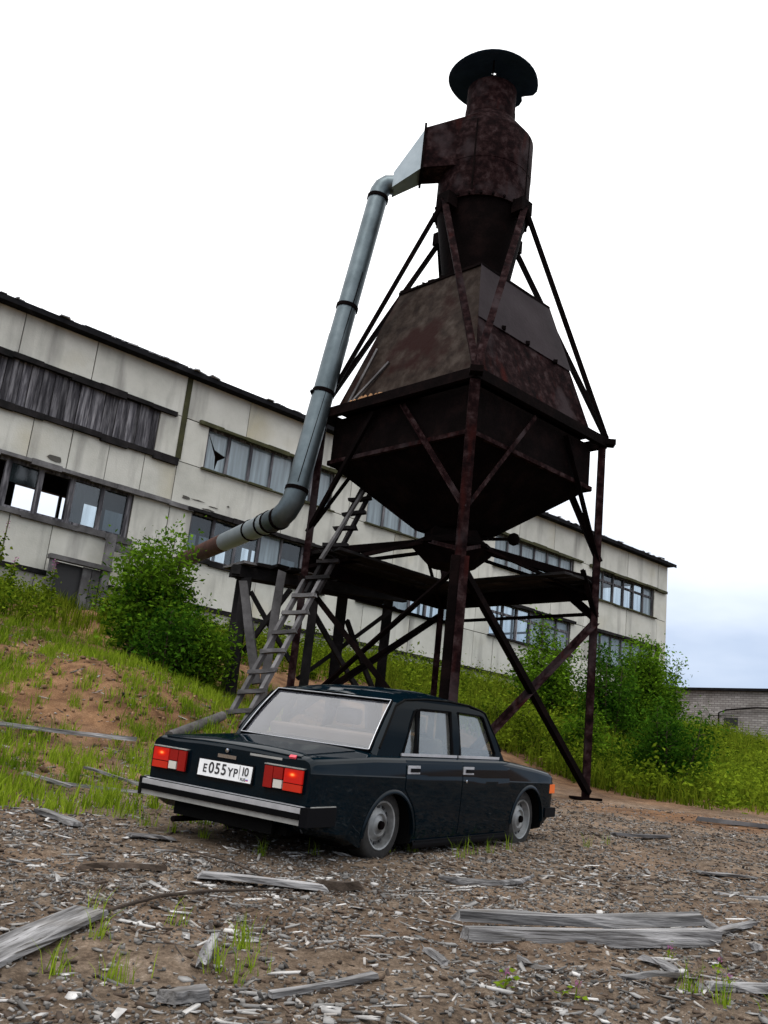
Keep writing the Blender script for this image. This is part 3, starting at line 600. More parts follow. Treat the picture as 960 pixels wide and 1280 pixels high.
for f_, kk in ((.25, .52), (.8, .50), (.5, .515)):
    p_ = face(3, kk, 1, f_, 1, out=.05)[0]; MB().box(p_, (.035, .035, .03)).build('sheet_bolt', 'rust_dark', tw)
P = []
for j, (r_, z_) in enumerate(((.05, 13.58), (.35, 13.545), (.66, 13.47), (.88, 13.38), (.87, 13.365), (.6, 13.46), (.05, 13.54))):
    row = []
    for i in range(41):
        w = 2*math.pi*i/40; d = 0
        dd = (w-math.radians(24)+math.pi) % (2*math.pi)-math.pi
        k = math.exp(-(dd/.22)**2)*(.20 if r_ > .8 else .05 if r_ > .6 else 0); z2 = z_-.12*math.exp(-((dd+.35)/.4)**2)*(r_/.88)**2
        row.append(c0+V((r_-k)*math.cos(w), (r_-k)*math.sin(w), z2+.02*math.sin(3*w)*(r_/.88)))
    P.append(row)
MB().grid(P).build('rain_cap', 'cap_steel', tw, 40)
for i in range(3):
    w = i*2.1+.4; MB().bar(c0+V(.465*math.cos(w), .465*math.sin(w), 12.9), c0+V(.46*math.cos(w), .46*math.sin(w), 13.5), .03, .01).build('cap_strap', 'rust_dark', tw)
lugs = []
for i in range(4):                # lugs sit over the middle of each face
    w = TA+i*math.pi/2+math.pi/4; d_ = V(math.cos(w), math.sin(w), 0); p_ = c0+d_*.96+V(0, 0, 10.2)
    MB().box(p_, (.12, .15, .13), (d_, np.cross(UP, d_), UP)).build('lug', 'rust_dark', tw)
    p2 = c0+d_*.90; lugs.append(c0+d_*1.03+V(0, 0, 10.2))
for i in range(4):
    for l in (lugs[i], lugs[(i-1) % 4]):
        dv = unit(corner(i, 1, 0)-TC)
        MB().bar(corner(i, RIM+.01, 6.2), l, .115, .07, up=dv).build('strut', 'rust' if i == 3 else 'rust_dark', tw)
# inlet duct
def ring4(x, y0, y1, z0, z1): return [V(x, y0, z0), V(x, y1, z0), V(x, y1, z1), V(x, y0, z1)]
dA = [V(1.0, 15.72, 11.02), V(1.0, 16.3, 11.02), V(1.0, 16.3, 12.12), V(1.0, 15.72, 12.12)]
dB = [V(.03, 15.95, 10.98), V(.03, 16.5, 10.98), V(.03, 16.5, 11.84), V(.03, 15.95, 11.84)]
dC = [V(-.50, 16.38, 10.78), V(-.50, 16.74, 10.78), V(-.50, 16.74, 11.1), V(-.50, 16.38, 11.1)]
MB().add(dA+dB, [(0, 1, 5, 4), (1, 2, 6, 5), (2, 3, 7, 6), (3, 0, 4, 7)]).build('inlet_duct', 'rust', tw)
MB().add(dB+dC, [(0, 1, 5, 4), (1, 2, 6, 5), (2, 3, 7, 6), (3, 0, 4, 7), (4, 5, 6, 7)]).build('duct_transition', 'zinc_light', tw)
MB().add([V(.035, y, z) for y, z in ((15.9, 10.92), (16.55, 10.92), (16.55, 11.9), (15.9, 11.9))]+[V(-.01, y, z) for y, z in ((15.9, 10.92), (16.55, 10.92), (16.55, 11.9), (15.9, 11.9))], [(0, 1, 5, 4), (1, 2, 6, 5), (2, 3, 7, 6), (3, 0, 4, 7), (4, 5, 6, 7), (0, 1, 2, 3)]).build('duct_flange', 'rust_dark', tw)

# ------------------------------------------------------------------ blower pipe
pp = thing('blower_pipe', 'long galvanised blower pipe running from the factory window up to the cyclone', 'pipe', (-1.6, 16.3, 4))
top = [V(-.48, 16.56, 10.94), V(-.60, 16.56, 10.93), V(-.68, 16.56, 10.86), V(-.735, 16.56, 10.74), V(-.75, 16.55, 10.6)]
MB().tube(top, .185, 16).build('elbow', 'zinc', pp, 50)
pA, pB, pC = V(-.75, 16.55, 10.6), V(-1.14, 16.36, 7.6), V(-1.52, 16.2, 4.62)
MB().tube([pA, pB], .185, 16).build('pipe_section', 'zinc', pp, 50); MB().tube([pB, pC], .192, 16).build('pipe_section', 'zinc', pp, 50)
low = [pC, V(-1.56, 16.2, 4.42), V(-1.64, 16.24, 4.25), V(-1.76, 16.36, 4.14), V(-1.93, 16.6, 4.12)]
MB().tube(low, .195, 16).build('elbow', 'zinc', pp, 50)
qA = low[-1]; qE = V(-4.95, 24.6, 5.35-.5); qM = qA+(qE-qA)*.34
qM = qA + (qE-qA)*.42
MB().tube([qA, qA+(qE-qA)*.16], .19, 16).build('pipe_section', 'zinc_light', pp, 50); MB().tube([qA+(qE-qA)*.16, qM], .187, 16).build('pipe_section', 'zinc_light', pp, 50)
MB().tube([qM, qE], .19, 16).build('pipe_section', 'rust_light', pp, 50)
def strap(p, d, r=.205): 
    d = unit(d); u = unit(np.cross(d, UP)); MB().lathe(p, [(r-.03, -.035), (r, -.035), (r, .035), (r-.03, .035)], 18, (u, np.cross(d, u), d)).build('strap', 'rust_dark', pp, 40)
for p_, d_ in ((pA, pB-pA), (pA+(pB-pA)*.80, pB-pA), (pB+(pC-pB)*.38, pC-pB), (pC, pC-pB), (low[3], low[4]-low[3]), (qA, qE-qA), (qA+(qE-qA)*.05, qE-qA), (qA+(qE-qA)*.16, qE-qA)): strap(p_, d_)
MB().bar(pB+(pC-pB)*.38+V(-.2, -.1, 0), corner(2, RIM, 6.15), .06, .06).build('pipe_bracket', 'rust_dark', pp)
MB().tube([pA+V(.1, -.17, -.2)+(pB-pA)*.5, pC+V(.02, -.19, .1)], .008, 5).build('wire', 'rust_dark', pp)

# ------------------------------------------------------------------ timber trestle and ladder
tr = thing('timber_trestle', 'dark timber trestle with a plank deck behind the ladder', 'trestle', (-1.2, 17.4, 1.6))
def tb(name, p, q, w, h, m='timber_dark'): MB().plank(p, q, w, h, .008).build(name, m, tr)
def post(x, y, zt, w=.17, m='timber_dark', dx=0, dy=0): tb('post', (x, y, hz(x, y)-.2), (x+dx, y+dy, zt), w, w, m)
post(-2.28, 17.2, 3.2); post(-1.72, 17.0, 3.35, .14, 'timber', .06); post(-.62, 19.0, 3.5, .2); post(.28, 19.8, 3.55, .2); post(-1.1, 17.9, 3.5, .15); post(-2.45, 17.65, 3.4, .14)
tb('lean_post', (-1.83, 16.85, 1.35), (-2.30, 16.95, 3.1), .15, .13, 'timber')
tb('brace', (-1.11, 18.4, 2.9), (-.05, 18.7, 1.5), .13, .08); tb('brace', (.40, 19.2, 3.3), (-1.3, 18.9, 1.7), .15, .08); tb('brace', (-.5, 19.1, 2.95), (.2, 19.3, 1.6), .12, .08)
tb('brace', (-2.2, 17.4, 3.0), (-1.3, 17.6, 1.8), .11, .07); tb('brace', (-1.5, 17.3, 3.1), (-2.2, 17.4, 1.9), .11, .07)
tb('beam', (-2.5, 17.05, 3.28), (.6, 19.7, 3.62), .16, .2); tb('beam', (-2.5, 17.65, 3.36), (.2, 20.0, 3.6), .16, .2); tb('beam', (-2.45, 16.95, 3.3), (-2.6, 17.7, 3.36), .14, .16)
for k in range(13):
    f_ = k/12; a = V(-2.25, 17.0, 3.44)*(1-f_)+V(.65, 19.55, 3.76)*f_; d_ = unit(V(-.5, .86, .02)); l = random.uniform(.7, .95); off = random.uniform(-.10, .08)
    MB().plank(a+d_*(off-.1), a+d_*(l+off), .24, .05, .014).build('deck_plank', 'timber_dark' if k % 4 else 'timber', tr)
MB().plank(V(-.9, 17.2, 3.70), V(.6, 18.5, 3.78), .3, .03, .02).build('deck_plank', 'rust_light', tr)
ld = thing('wooden_ladder', 'long grey wooden ladder leaning up under the hopper bin', 'ladder', (-1.65, 14.84, .85))
la, lb = V(-1.86, 14.72, hz(-1.86, 14.72)-.08), V(-.40, 17.36, 5.2); ax = unit(lb-la); wd = unit(np.cross(ax, V(0, 0, 1))); wd = wd if wd[0] > 0 else -wd
wdir = unit(V(.93, -.25, .1)); 
lm = la+(lb-la)*.55
for s_ in (-1, 1):
    MB().plank(la+wdir*.145*s_, lm+wdir*.145*s_, .055, .10, .004, 6, up=np.cross(ax, wdir)).build('rail', 'timber', ld)
    MB().plank(lm-ax*.3+wdir*.10*s_+wdir*.1, lb+wdir*.10*s_+wdir*.1, .05, .09, .004, 6, up=np.cross(ax, wdir)).build('upper_rail', 'timber_dark', ld)  # upper half: shade under the bin put into the darker timber colour
Ln = np.linalg.norm(lb-la); k = .28
while k < Ln-.1:
    p_ = la+ax*k+(wdir*.1 if k > Ln*.5 else 0); j1, j2 = random.uniform(-.03, .03), random.uniform(-.03, .03)
    MB().plank(p_-wdir*(.20+random.uniform(-.02, .03))+ax*j1+V(0, -.06, .02), p_+wdir*(.20+random.uniform(-.02, .03))+ax*j2+V(0, -.06, .02), .12, .06, .008, 2).build('rung', 'timber' if k < Ln*.53 else 'timber_dark', ld)  # upper rungs take the same shade-darkened timber
    k += .40
pole = MB().plank(V(-.95, 15.9, 3.4), V(-.25, 16.9, 5.25), .06, .05, .004).build('handrail', 'timber', ld)

# ------------------------------------------------------------------ car (u forward, v left, w up; rear axle near u = 0)
GZ = .160                                             # ground level in the body's own height scale
CM = Matrix(((.573535, -.819157, .006301), (.817154, .571558, -.074703), (.057592, .047994, .997186)))
CT = Vector((-.4064, 8.2975, -.6830)) + CM @ Vector((0, 0, GZ))
car = thing('parked_car', 'dark green boxy saloon car parked in front of the rusty hopper', 'car', CT)
car.rotation_euler = CM.to_euler()
def cb(mb, name, mat, parent=None, smooth=0, recalc=True):
    mb.v = [(x, y, z-GZ) for x, y, z in mb.v]
    return mb.build(name, mat, parent or car, smooth, local=True, recalc=recalc)
def ip(u, xs, ys): return float(np.interp(u, xs, ys))
def prof(u):
    """side section: list of (half width, height) from sill to deck edge"""
    k = ip(u, (-.95, -.92, -.8, -.4, 2.3, 2.75, 2.95, 3.04, 3.06), (.962, .975, .988, 1, 1, .992, .982, .970, .955))
    zc = ip(u, (-.95, 3.05), (.785, .715)); zs = ip(u, (-.95, -.9, -.2, 1.9, 2.1, 2.6, 2.95, 3.06), (.850, .874, .905, .908, .892, .848, .808, .785))
    zb = ip(u, (-.95, -.8, -.45, -.3, 2.75, 2.9, 3.06), (.44, .36, .30, .235, .235, .30, .40))
    zm = max(zb+.04, .36)
    return [(.70*k, zb), (.782*k, zb+.025), (.796*k, zm), (.803*k, (zm+zc)/2), (.806*k, zc-.006), (.803*k, zc+.003), (.797*k, zs-.034), (.788*k, zs-.014), (.772*k, zs-.001), (.738*k, zs+.010)]
def deck(u): return ip(u, (-.95, -.935, -.90, -.85, -.12, 2.0, 2.1, 2.6, 2.9, 3.0, 3.06), (.850, .876, .896, .905, .942, .938, .912, .868, .832, .815, .790))
US = [-.945, -.935, -.915, -.89, -.85]+list(np.linspace(-.8, 2.9, 60))+[2.95, 2.99, 3.02, 3.045, 3.06]
mb = MB(); n_ = 0; rows = []
for u in US:
    p = prof(u); h = [(0, p[0][1])]+p+[(p[-1][0]*.75, deck(u)-.006), (p[-1][0]*.4, deck(u)+.004), (0, deck(u)+.006)]
    ring = [(u, -v, z) for v, z in h] + [(u, v, z) for v, z in h[-2:0:-1]]
    rows.append(ring)
n_ = len(rows[0])
mb.v = [p for r in rows for p in r]
for i in range(len(rows)-1):
    for j in range(n_): mb.f.append((i*n_+j, i*n_+(j+1) % n_, (i+1)*n_+(j+1) % n_, (i+1)*n_+j))
mb.f.append(tuple(range(n_))); mb.f.append(tuple((len(rows)-1)*n_+j for j in range(n_-1, -1, -1)))
WH = ((.06, .398), (2.47, .372)); ARCH = ((.075, .30, .345), (2.47, .325, .345))
body = cb(mb, 'body', 'paint', smooth=14)
body.data.materials.append(MATS['trim_dark'])
for (au, az, ar) in ARCH:                              # wheel wells
    for sgn in (-1, 1):
        c = MB().lathe(V(au, .64*sgn, az-GZ), [(ar, -.24), (ar, .24)], 40, (V(1, 0, 0), V(0, 0, 1), V(0, 1, 0)), caps=True)
        co = c.build('cut', 'trim_dark', None); co.parent = car
        m_ = body.modifiers.new('b', 'BOOLEAN'); m_.operation = 'DIFFERENCE'; m_.object = co; m_.solver = 'EXACT'
        bpy.context.view_layer.update(); dg = bpy.context.evaluated_depsgraph_get()
        nm_ = bpy.data.meshes.new_from_object(body.evaluated_get(dg)); body.modifiers.clear(); old = body.data; body.data = nm_; bpy.data.meshes.remove(old)
        bpy.data.objects.remove(co)
me = body.data
if len(me.materials) < 2: me.materials.append(MATS['trim_dark'])
for p in me.polygons:
    c = p.center; dark = False
    for au, az, ar in ARCH:
        if abs(math.hypot(c.x-au, c.z+GZ-az)-ar) < .012 and abs(c.y) < .9 and abs(p.normal.y) < .5: dark = True
        if math.hypot(c.x-au, c.z+GZ-az) < ar and abs(c.y) < .5 and abs(p.normal.y) > .8: dark = True
    if c.z+GZ < .28 and p.normal.z < -.3: dark = True
    if 0 < c.x < 1.95 and c.z+GZ > .93 and abs(c.y) < .6: dark = True
    p.material_index = 1 if dark else 0
autosmooth(me, 14)
def sv(u, z):                                          # outer half width of the body side
    p = prof(u)[1:-1]; return float(np.interp(z, [q[1] for q in p], [q[0] for q in p]))
def patch(u0, u1, z0, z1, off=.005, nu=14, sgn=-1, nz=None):
    """skin panel lying just proud of the body side; u0/u1 may be functions of z"""
    f0 = u0 if callable(u0) else (lambda z: u0); f1 = u1 if callable(u1) else (lambda z: u1)
    zz = sorted(set([z0, z1]+[z for z in np.linspace(z0, z1, 12)]+[z for z in (.36, .745, .762, .774, .79, .83) if z0 < z < z1]))
    g = []
    for z in zz:
        a, b_ = f0(z), f1(z); g.append([V(u, sgn*(sv(u, z)+off), z) for u in np.linspace(a, b_, nu)])
    inner = [[V(p[0], p[1]-sgn*.02, p[2]) for p in r] for r in g]
    mb = MB().grid(g); b0 = g[0]+[r[-1] for r in g[1:]]+g[-1][-2::-1]+[r[0] for r in g[-2:0:-1]]
    b1 = inner[0]+[r[-1] for r in inner[1:]]+inner[-1][-2::-1]+[r[0] for r in inner[-2:0:-1]]
    k = len(b0); mb.add(b0+b1, [(i, (i+1) % k, (i+1) % k+k, i+k) for i in range(k)])
    return mb
def rdoor(z):
    d = .39**2-(z-.30)**2; a = .075+math.sqrt(d) if d > 0 else 0
    return max(a, .235)
def door_set(sgn):
    d1 = cb(patch(rdoor, 1.125, .30, .893, sgn=sgn), 'rear_door', 'paint', smooth=13)
    d2 = cb(patch(1.138, 2.015, .30, .893, sgn=sgn), 'front_door', 'paint', smooth=13)
    for d_, hu in ((d1, .335), (d2, 1.225)):
        y = sgn*(sv(hu, .825)+.006)
        cb(MB().box((hu, y, .822), (.09, .006, .032)), 'handle_plate', 'alu', d_); cb(MB().box((hu+.01, y+sgn*.008, .819), (.062, .010, .014)), 'handle', 'black_plastic', d_)
    cb(MB().lathe(V(1.18, sgn*(sv(1.18, .735)+.006), .735), [(.014, -.01), (.014, .012), (.001, .014)], 10, (V(1, 0, 0), V(0, 0, 1), V(0, sgn, 0))), 'lock', 'chrome', d2)
    # wheel-arch lips
    for au, az, ar in ARCH:
        mbl = MB(); g = []
        for q in np.linspace(math.radians(4), math.radians(176), 26):
            cu_, cz_ = math.cos(q), math.sin(q); r_ = []
            for dr, do in ((-.004, -.02), (-.004, .011), (.012, .014), (.028, .003)):
                uu, zz = au+(ar+dr)*cu_, az+(ar+dr)*cz_; r_.append(V(uu, sgn*(sv(min(max(uu, -.9), 3.0), min(zz, .78))+do), zz))
            g.append(r_)
        cb(mbl.grid(g), 'arch_lip', 'paint', smooth=50)
    # sill and lower crease
    g = [[V(u, sgn*(sv(u, .3)+do), z) for do, z in ((-.03, .205), (.002, .215), (.010, .235), (.010, .258), (-.01, .285))] for u in np.linspace(.44, 2.11, 12)]
    cb(MB().grid(g), 'sill', 'black_plastic', smooth=40)
    cb(MB().bar((.46, sgn*(sv(1, .3)+.013), .272), (2.08, sgn*(sv(1.9, .3)+.013), .272), .008, .012), 'sill_trim', 'black_plastic')
    # fender seams
    return d1, d2
door_set(-1); door_set(1)
# trunk lid and hood skins
def deckpatch(u0, u1, w0, w1, nu=16, off=.007):
    g = []
    for u in np.linspace(u0, u1, nu):
        k = (u-u0)/(u1-u0); w = w0+(w1-w0)*k; hw = prof(u)[-1][0]
        g.append([V(u, v, float(np.interp(abs(v), (0, hw*.4, hw*.75, hw), (deck(u)+.006, deck(u)+.004, deck(u)-.006, prof(u)[-1][1])))+off) for v in np.linspace(-w, w, 15)])
    b0 = g[0]+[r[-1] for r in g[1:]]+g[-1][-2::-1]+[r[0] for r in g[-2:0:-1]]; k = len(b0)
    mb = MB().grid(g); mb.add(b0+[p-V(0, 0, .02) for p in b0], [(i, (i+1) % k, (i+1) % k+k, i+k) for i in range(k)]); return mb
trunk = cb(deckpatch(-.925, -.20, .655, .60), 'trunk_lid', 'paint', smooth=30)
hood = cb(deckpatch(2.10, 2.98, .66, .655), 'hood', 'paint', smooth=30)
cb(MB().bb(-.955, -.935, -.09, .09, .79, .815), 'trunk_handle', 'chrome', trunk); cb(MB().lathe(V(-.950, 0, .845), [(.016, 0), (.016, .012), (.002, .014)], 12, (V(0, 1, 0), V(0, 0, 1), V(-1, 0, 0))), 'trunk_lock', 'chrome', trunk)
cb(MB().box((-.9435, -.36, .846), (.003, .15, .008)), 'badge', 'alu_dull', trunk); cb(MB().box((-.935, -.60, .868), (.012, .028, .014), (V(.8, 0, .6), V(0, 1, 0), V(-.6, 0, .8))), 'sticker', 'sticker_red', trunk)
# rear lip highlight edge
cb(MB().bar((-.928, -.66, .878), (-.928, .66, .878), .012, .010), 'trunk_edge', 'paint', trunk)
# greenhouse
def vg(z): return float(np.interp(z, (.90, 1.1, 1.30, 1.35), (.722, .690, .636, .612)))
RT = ((.25, 1.322), (.38, 1.352), (.70, 1.378), (1.1, 1.385), (1.45, 1.370), (1.66, 1.340), (1.74, 1.318))
outer = [(-.10, .90), (2.03, .90), (1.90, 1.06)] + [p for p in RT[::-1]] + [(.105, 1.18), (-.03, 1.02)]
HOLES = {'rear_quarter_window': [(.262, .93), (.455, .93), (.535, 1.288), (.49, 1.272), (.40, 1.16)], 'rear_door_window': [(.485, .93), (1.055, .93), (1.085, 1.298), (.60, 1.295), (.565, 1.285)],
         'front_door_window': [(1.185, .93), (1.83, .93), (1.835, .97), (1.675, 1.275), (1.62, 1.292), (1.215, 1.300)]}
def sideplate(sgn):
    cu_ = bpy.data.curves.new('c', 'CURVE'); cu_.dimensions = '2D'; cu_.fill_mode = 'BOTH'; cu_.extrude = .012
    for lp in [outer]+list(HOLES.values()):
        dense = []
        for i, p in enumerate(lp):
            q = lp[(i+1) % len(lp)]; m_ = max(1, int(math.hypot(q[0]-p[0], q[1]-p[1])/.06))
            dense += [(p[0]+(q[0]-p[0])*k/m_, p[1]+(q[1]-p[1])*k/m_) for k in range(m_)]
        s_ = cu_.splines.new('POLY'); s_.points.add(len(dense)-1); s_.use_cyclic_u = True
        for pt, d_ in zip(s_.points, dense): pt.co = (*d_, 0, 1)
    ob = bpy.data.objects.new('c', cu_); COL.objects.link(ob); bpy.context.view_layer.update()
    me = bpy.data.meshes.new_from_object(ob.evaluated_get(bpy.context.evaluated_depsgraph_get())); bpy.data.objects.remove(ob)
    for v_ in me.vertices: u, z, d_ = v_.co; v_.co = (u, sgn*(vg(z)+d_), z-GZ)
    bm = bmesh.new(); bm.from_mesh(me); bmesh.ops.recalc_face_normals(bm, faces=bm.faces[:]); bm.to_mesh(me); bm.free(); me.name = 'pillar_frame'; me.materials.clear()
    o = link('pillar_frame', me, 'paint_frame', car); autosmooth(o.data, 30)
    for nm_, lp in HOLES.items():
        cxu = sum(p[0] for p in lp)/len(lp); czz = sum(p[1] for p in lp)/len(lp)
        big = [(cxu+(p[0]-cxu)*1.03, czz+(p[1]-czz)*1.03) for p in lp]
        cb(MB().slab([V(u, sgn*(vg(z)-.006), z) for u, z in big], .004), nm_, 'car_glass')
        rb = MB(); pts = [V(u, sgn*(vg(z)+.012), z) for u, z in lp]
        for p, q in zip(pts, pts[1:]+pts[:1]): rb.bar(p, q, .024, .012)
        cb(rb, 'window_rubber', 'rubber')
    cb(MB().bar((.235, sgn*(vg(.92)+.020), .930), (1.115, sgn*(vg(.92)+.020), .930), .010, .022), 'belt_trim', 'alu')
    cb(MB().bar((1.145, sgn*(vg(.92)+.020), .930), (1.90, sgn*(vg(.92)+.020), .930), .010, .022), 'belt_trim', 'alu')
    g = MB().tube([V(u, sgn*(vg(z)+.012), z) for u, z in ((-.06, .97), (.08, 1.145), (.22, 1.30))+RT[1:]+((1.82, 1.19), (1.96, .99))], .010, 6); cb(g, 'drip_rail', 'trim_dark', smooth=60)
for sgn in (-1, 1): sideplate(sgn)
def roofz(u, a):                                       # a = |v| / edge
    e_ = ip(u, [p[0] for p in RT], [p[1] for p in RT]); return e_ + ip(u, (.25, .5, 1.1, 1.6, 1.74), (.035, .060, .064, .045, .02))*(1-a**2.6)
g = []
for u in np.linspace(.25, 1.74, 28):
    e_ = vg(ip(u, [p[0] for p in RT], [p[1] for p in RT]))+.006; en = ip(u, (.25, .34, 1.65, 1.74), (.97, 1, 1, .95))
    g.append([V(u-.03*(1-abs(k)**2)*(1 if u < .3 else 0)+.05*(1-abs(k)**2)*(1 if u > 1.7 else 0), k*e_*en, roofz(u, abs(k))) for k in np.linspace(-1, 1, 21)])
cb(MB().grid(g), 'roof', 'paint', smooth=40)
def screen(ub, wb, zb, ut, wt, zt, bulge, name, mat, n1=10, n2=12):
    g = []
    for i in range(n1+1):
        k = i/n1; u = ub+(ut-ub)*k; w = wb+(wt-wb)*k; z = zb+(zt-zb)*k+.02*math.sin(math.pi*k)
        g.append([V(u+bulge*(1-(j/n2*2-1)**2), w*(j/n2*2-1), z) for j in range(n2+1)])
    o = cb(MB().grid(g), name, mat, smooth=60); return g, o
gr, rw = screen(-.085, .655, .940, .25, .590, 1.328, -.045, 'rear_window', 'car_glass_rear')
gw, fw_ = screen(2.04, .665, .935, 1.72, .575, 1.315, .10, 'windscreen', 'car_glass')
for g_, w_ in ((gr, rw), (gw, fw_)):
    loop = g_[0]+[r[-1] for r in g_[1:]]+g_[-1][-2::-1]+[r[0] for r in g_[-2:0:-1]]
    o_ = V(-.012, 0, .008) if w_ is rw else V(.012, 0, .008)
    cb(MB().tube([p+o_*.6 for p in loop+loop[:1]], .013, 6, False), 'rubber_seal', 'rubber', w_, 60); cb(MB().tube([p+o_*1.6 for p in loop+loop[:1]], .004, 6, False), 'chrome_trim', 'alu', w_, 60)
# pillar returns between the side plates and the glass
for sgn in (-1, 1):
    so_ = [V(u, sgn*(vg(z)+.008), z) for u, z in ((-.10, .905), (-.03, 1.02), (.105, 1.18), (.215, 1.295), (.25, 1.325))]
    gi = [gr[min(10, int(round(10*max(0, (p[2]-.940)/(1.328-.940)))))][12 if sgn > 0 else 0] for p in so_]
    cb(MB().grid([[a, a*.6+b_*.4+V(-.008, 0, 0), b_+V(-.006, 0, 0)] for a, b_ in zip(so_, gi)]), 'rear_pillar', 'paint', smooth=40)
    so_ = [V(u, sgn*(vg(z)+.008), z) for u, z in ((2.03, .905), (1.90, 1.06), (1.80, 1.20), (1.74, 1.315))]
    gi = [gw[min(10, int(round(10*max(0, (p[2]-.935)/(1.315-.935)))))][12 if sgn > 0 else 0] for p in so_]
    cb(MB().grid([[a, b_] for a, b_ in zip(so_, gi)]), 'front_pillar', 'paint', smooth=40)
# lamps
for sgn in (-1, 1):
    a, b_ = .385*sgn, .735*sgn; z0, z1 = .642, .796
    lamp = cb(MB().bb(-.962, -.93, a, b_, z0-.008, z1+.008), 'tail_lamp', 'black_plastic')
    def lens(k0, k1, h0, h1, m_, d=0.): return cb(MB().bb(-.978-d, -.955, a+(b_-a)*k0+.003*sgn, a+(b_-a)*k1-.003*sgn, z0+(z1-z0)*h0+.003, z0+(z1-z0)*h1-.003), 'lens', m_, lamp)
    lens(0, .24, 0, 1, 'lens_red_dark'); lens(.24, .50, .44, 1, 'lens_red_dark'); lens(.26, .50, .04, .44, 'lens_white'); lens(.52, 1, .36, 1, 'lens_red'); lens(.52, 1, 0, .36, 'lens_amber')
    cc = V(-.9795, a+(b_-a)*.74, z0+(z1-z0)*.76)
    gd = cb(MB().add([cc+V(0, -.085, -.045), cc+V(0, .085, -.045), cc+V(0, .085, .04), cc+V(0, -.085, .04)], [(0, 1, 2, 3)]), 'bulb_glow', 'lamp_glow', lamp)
    cb(MB().bb(-.982, -.94, a, b_, z1+.004, z1+.011), 'lamp_trim', 'alu_dull', lamp)
    hl = cb(MB().bb(3.03, 3.085, .40*sgn, .72*sgn, .58, .74), 'headlamp', 'lamp_glass')
    cb(MB().bb(2.955, 3.075, .745*sgn, .792*sgn, .615, .70), 'turn_signal', 'turn_amber')
cb(MB().bb(3.04, 3.075, -.39, .39, .58, .74), 'grille', 'black_plastic')
# number plate
pl = cb(MB().box((-.957, 0, .701), (.004, .262, .058), (V(1, 0, -.06), V(0, 1, 0), V(.06, 0, 1))), 'number_plate', 'plate_white')
cb(MB().box((-.95, 0, .701), (.008, .275, .068), (V(1, 0, -.06), V(0, 1, 0), V(.06, 0, 1))), 'plate_holder', 'black_plastic')
def text(s_, v0, z0, h, w=1., name='character', mat='ink'):
    c = bpy.data.curves.new('t', 'FONT'); c.body = s_; c.size = h/.70; c.extrude = .0006; c.offset = h*.022
    ob = bpy.data.objects.new('t', c); COL.objects.link(ob); bpy.context.view_layer.update()
    me = bpy.data.meshes.new_from_object(ob.evaluated_get(bpy.context.evaluated_depsgraph_get())); bpy.data.objects.remove(ob)
    for v_ in me.vertices:
        x, y, zz = v_.co; zc = z0+y; v_.co = (-.963-.06*(zc-.701)*-1-zz, v0-x*w, zc-GZ)
    me.name = name; me.materials.clear(); return link(name, me, mat, pl)
for ch, v0, h in (('E', .215, .058), ('0', .158, .076), ('5', .096, .076), ('5', .034, .076), ('Y', -.032, .058), ('P', -.088, .058), ('1', -.160, .058), ('0', -.192, .058)):
    text(ch, v0, .671 if h > .06 else (.671 if v0 > -.14 else .690), h, 1.0)
text('RUS', -.162, .654, .020)
cb(MB().box((-.9625, -.146, .701), (.001, .0018, .054)), 'plate_line', 'ink', pl); cb(MB().bb(-.9638, -.9625, -.236, -.214, .654, .661), 'flag', 'sticker_red', pl); cb(MB().bb(-.9637, -.9625, -.236, -.214, .6612, .668), 'flag', 'flag_blue', pl)
# bumpers
bp_ = cb(MB().bb(-1.00, -.955, -.775, .775, .435, .555), 'rear_bumper', 'black_plastic')
cb(MB().add([V(-1.012, v, z) for v in (-.775, .775) for z in (.515, .548)]+[V(-.96, v, z) for v in (-.775, .775) for z in (.515, .560)], [(0, 1, 3, 2), (1, 5, 7, 3), (0, 2, 6, 4), (0, 4, 5, 1), (2, 3, 7, 6)]), 'bright_strip', 'alu', bp_)
cb(MB().bb(-1.006, -.97, -.775, .775, .436, .472), 'lower_strip', 'alu_dull', bp_); cb(MB().bb(-1.022, -.99, -.775, .775, .474, .513), 'rub_strip', 'rubber', bp_)  # lower strip: shade on the aluminium put into its greyer colour
for sgn in (-1, 1):
    cb(MB().hexa([V(u, sgn*v, z) for z in (.43, .558) for u, v in ((-1.015, .776), (-.66, .79), (-.66, .825), (-.995, .825))]), 'end_cap', 'black_plastic', bp_)
    cb(MB().bar((-.95, sgn*.818, .561), (-.67, sgn*.818, .561), .012, .006), 'cap_strip', 'alu_dull', bp_)
    cb(MB().bb(2.87, 3.11, .74*sgn, .80*sgn, .385, .475), 'front_bumper_end', 'black_plastic')
cb(MB().bb(3.06, 3.115, -.735, .735, .385, .475), 'front_bumper', 'black_plastic')
cb(MB().bb(-.85, -.5, -.55, .55, .33, .43), 'fuel_tank', 'trim_dark'); cb(MB().tube([V(-.99, .42, .30), V(-.5, .42, .30)], .022, 8), 'exhaust', 'rust_dark')
cb(MB().bb(-.2, 2.9, -.6, .6, .22, .30), 'underbody', 'trim_dark'); cb(MB().tube([V(.06, -.6, .36), V(.06, -.08, .36), V(.06, 0, .36), V(.06, .08, .36), V(.06, .6, .36)], [.04, .045, .12, .045, .04], 10), 'rear_axle', 'trim_dark'); cb(MB().bb(-.93, -.905, -.48, .48, .33, .44), 'rear_valance', 'trim_dark')  # rear axle and valance added to block light under the car
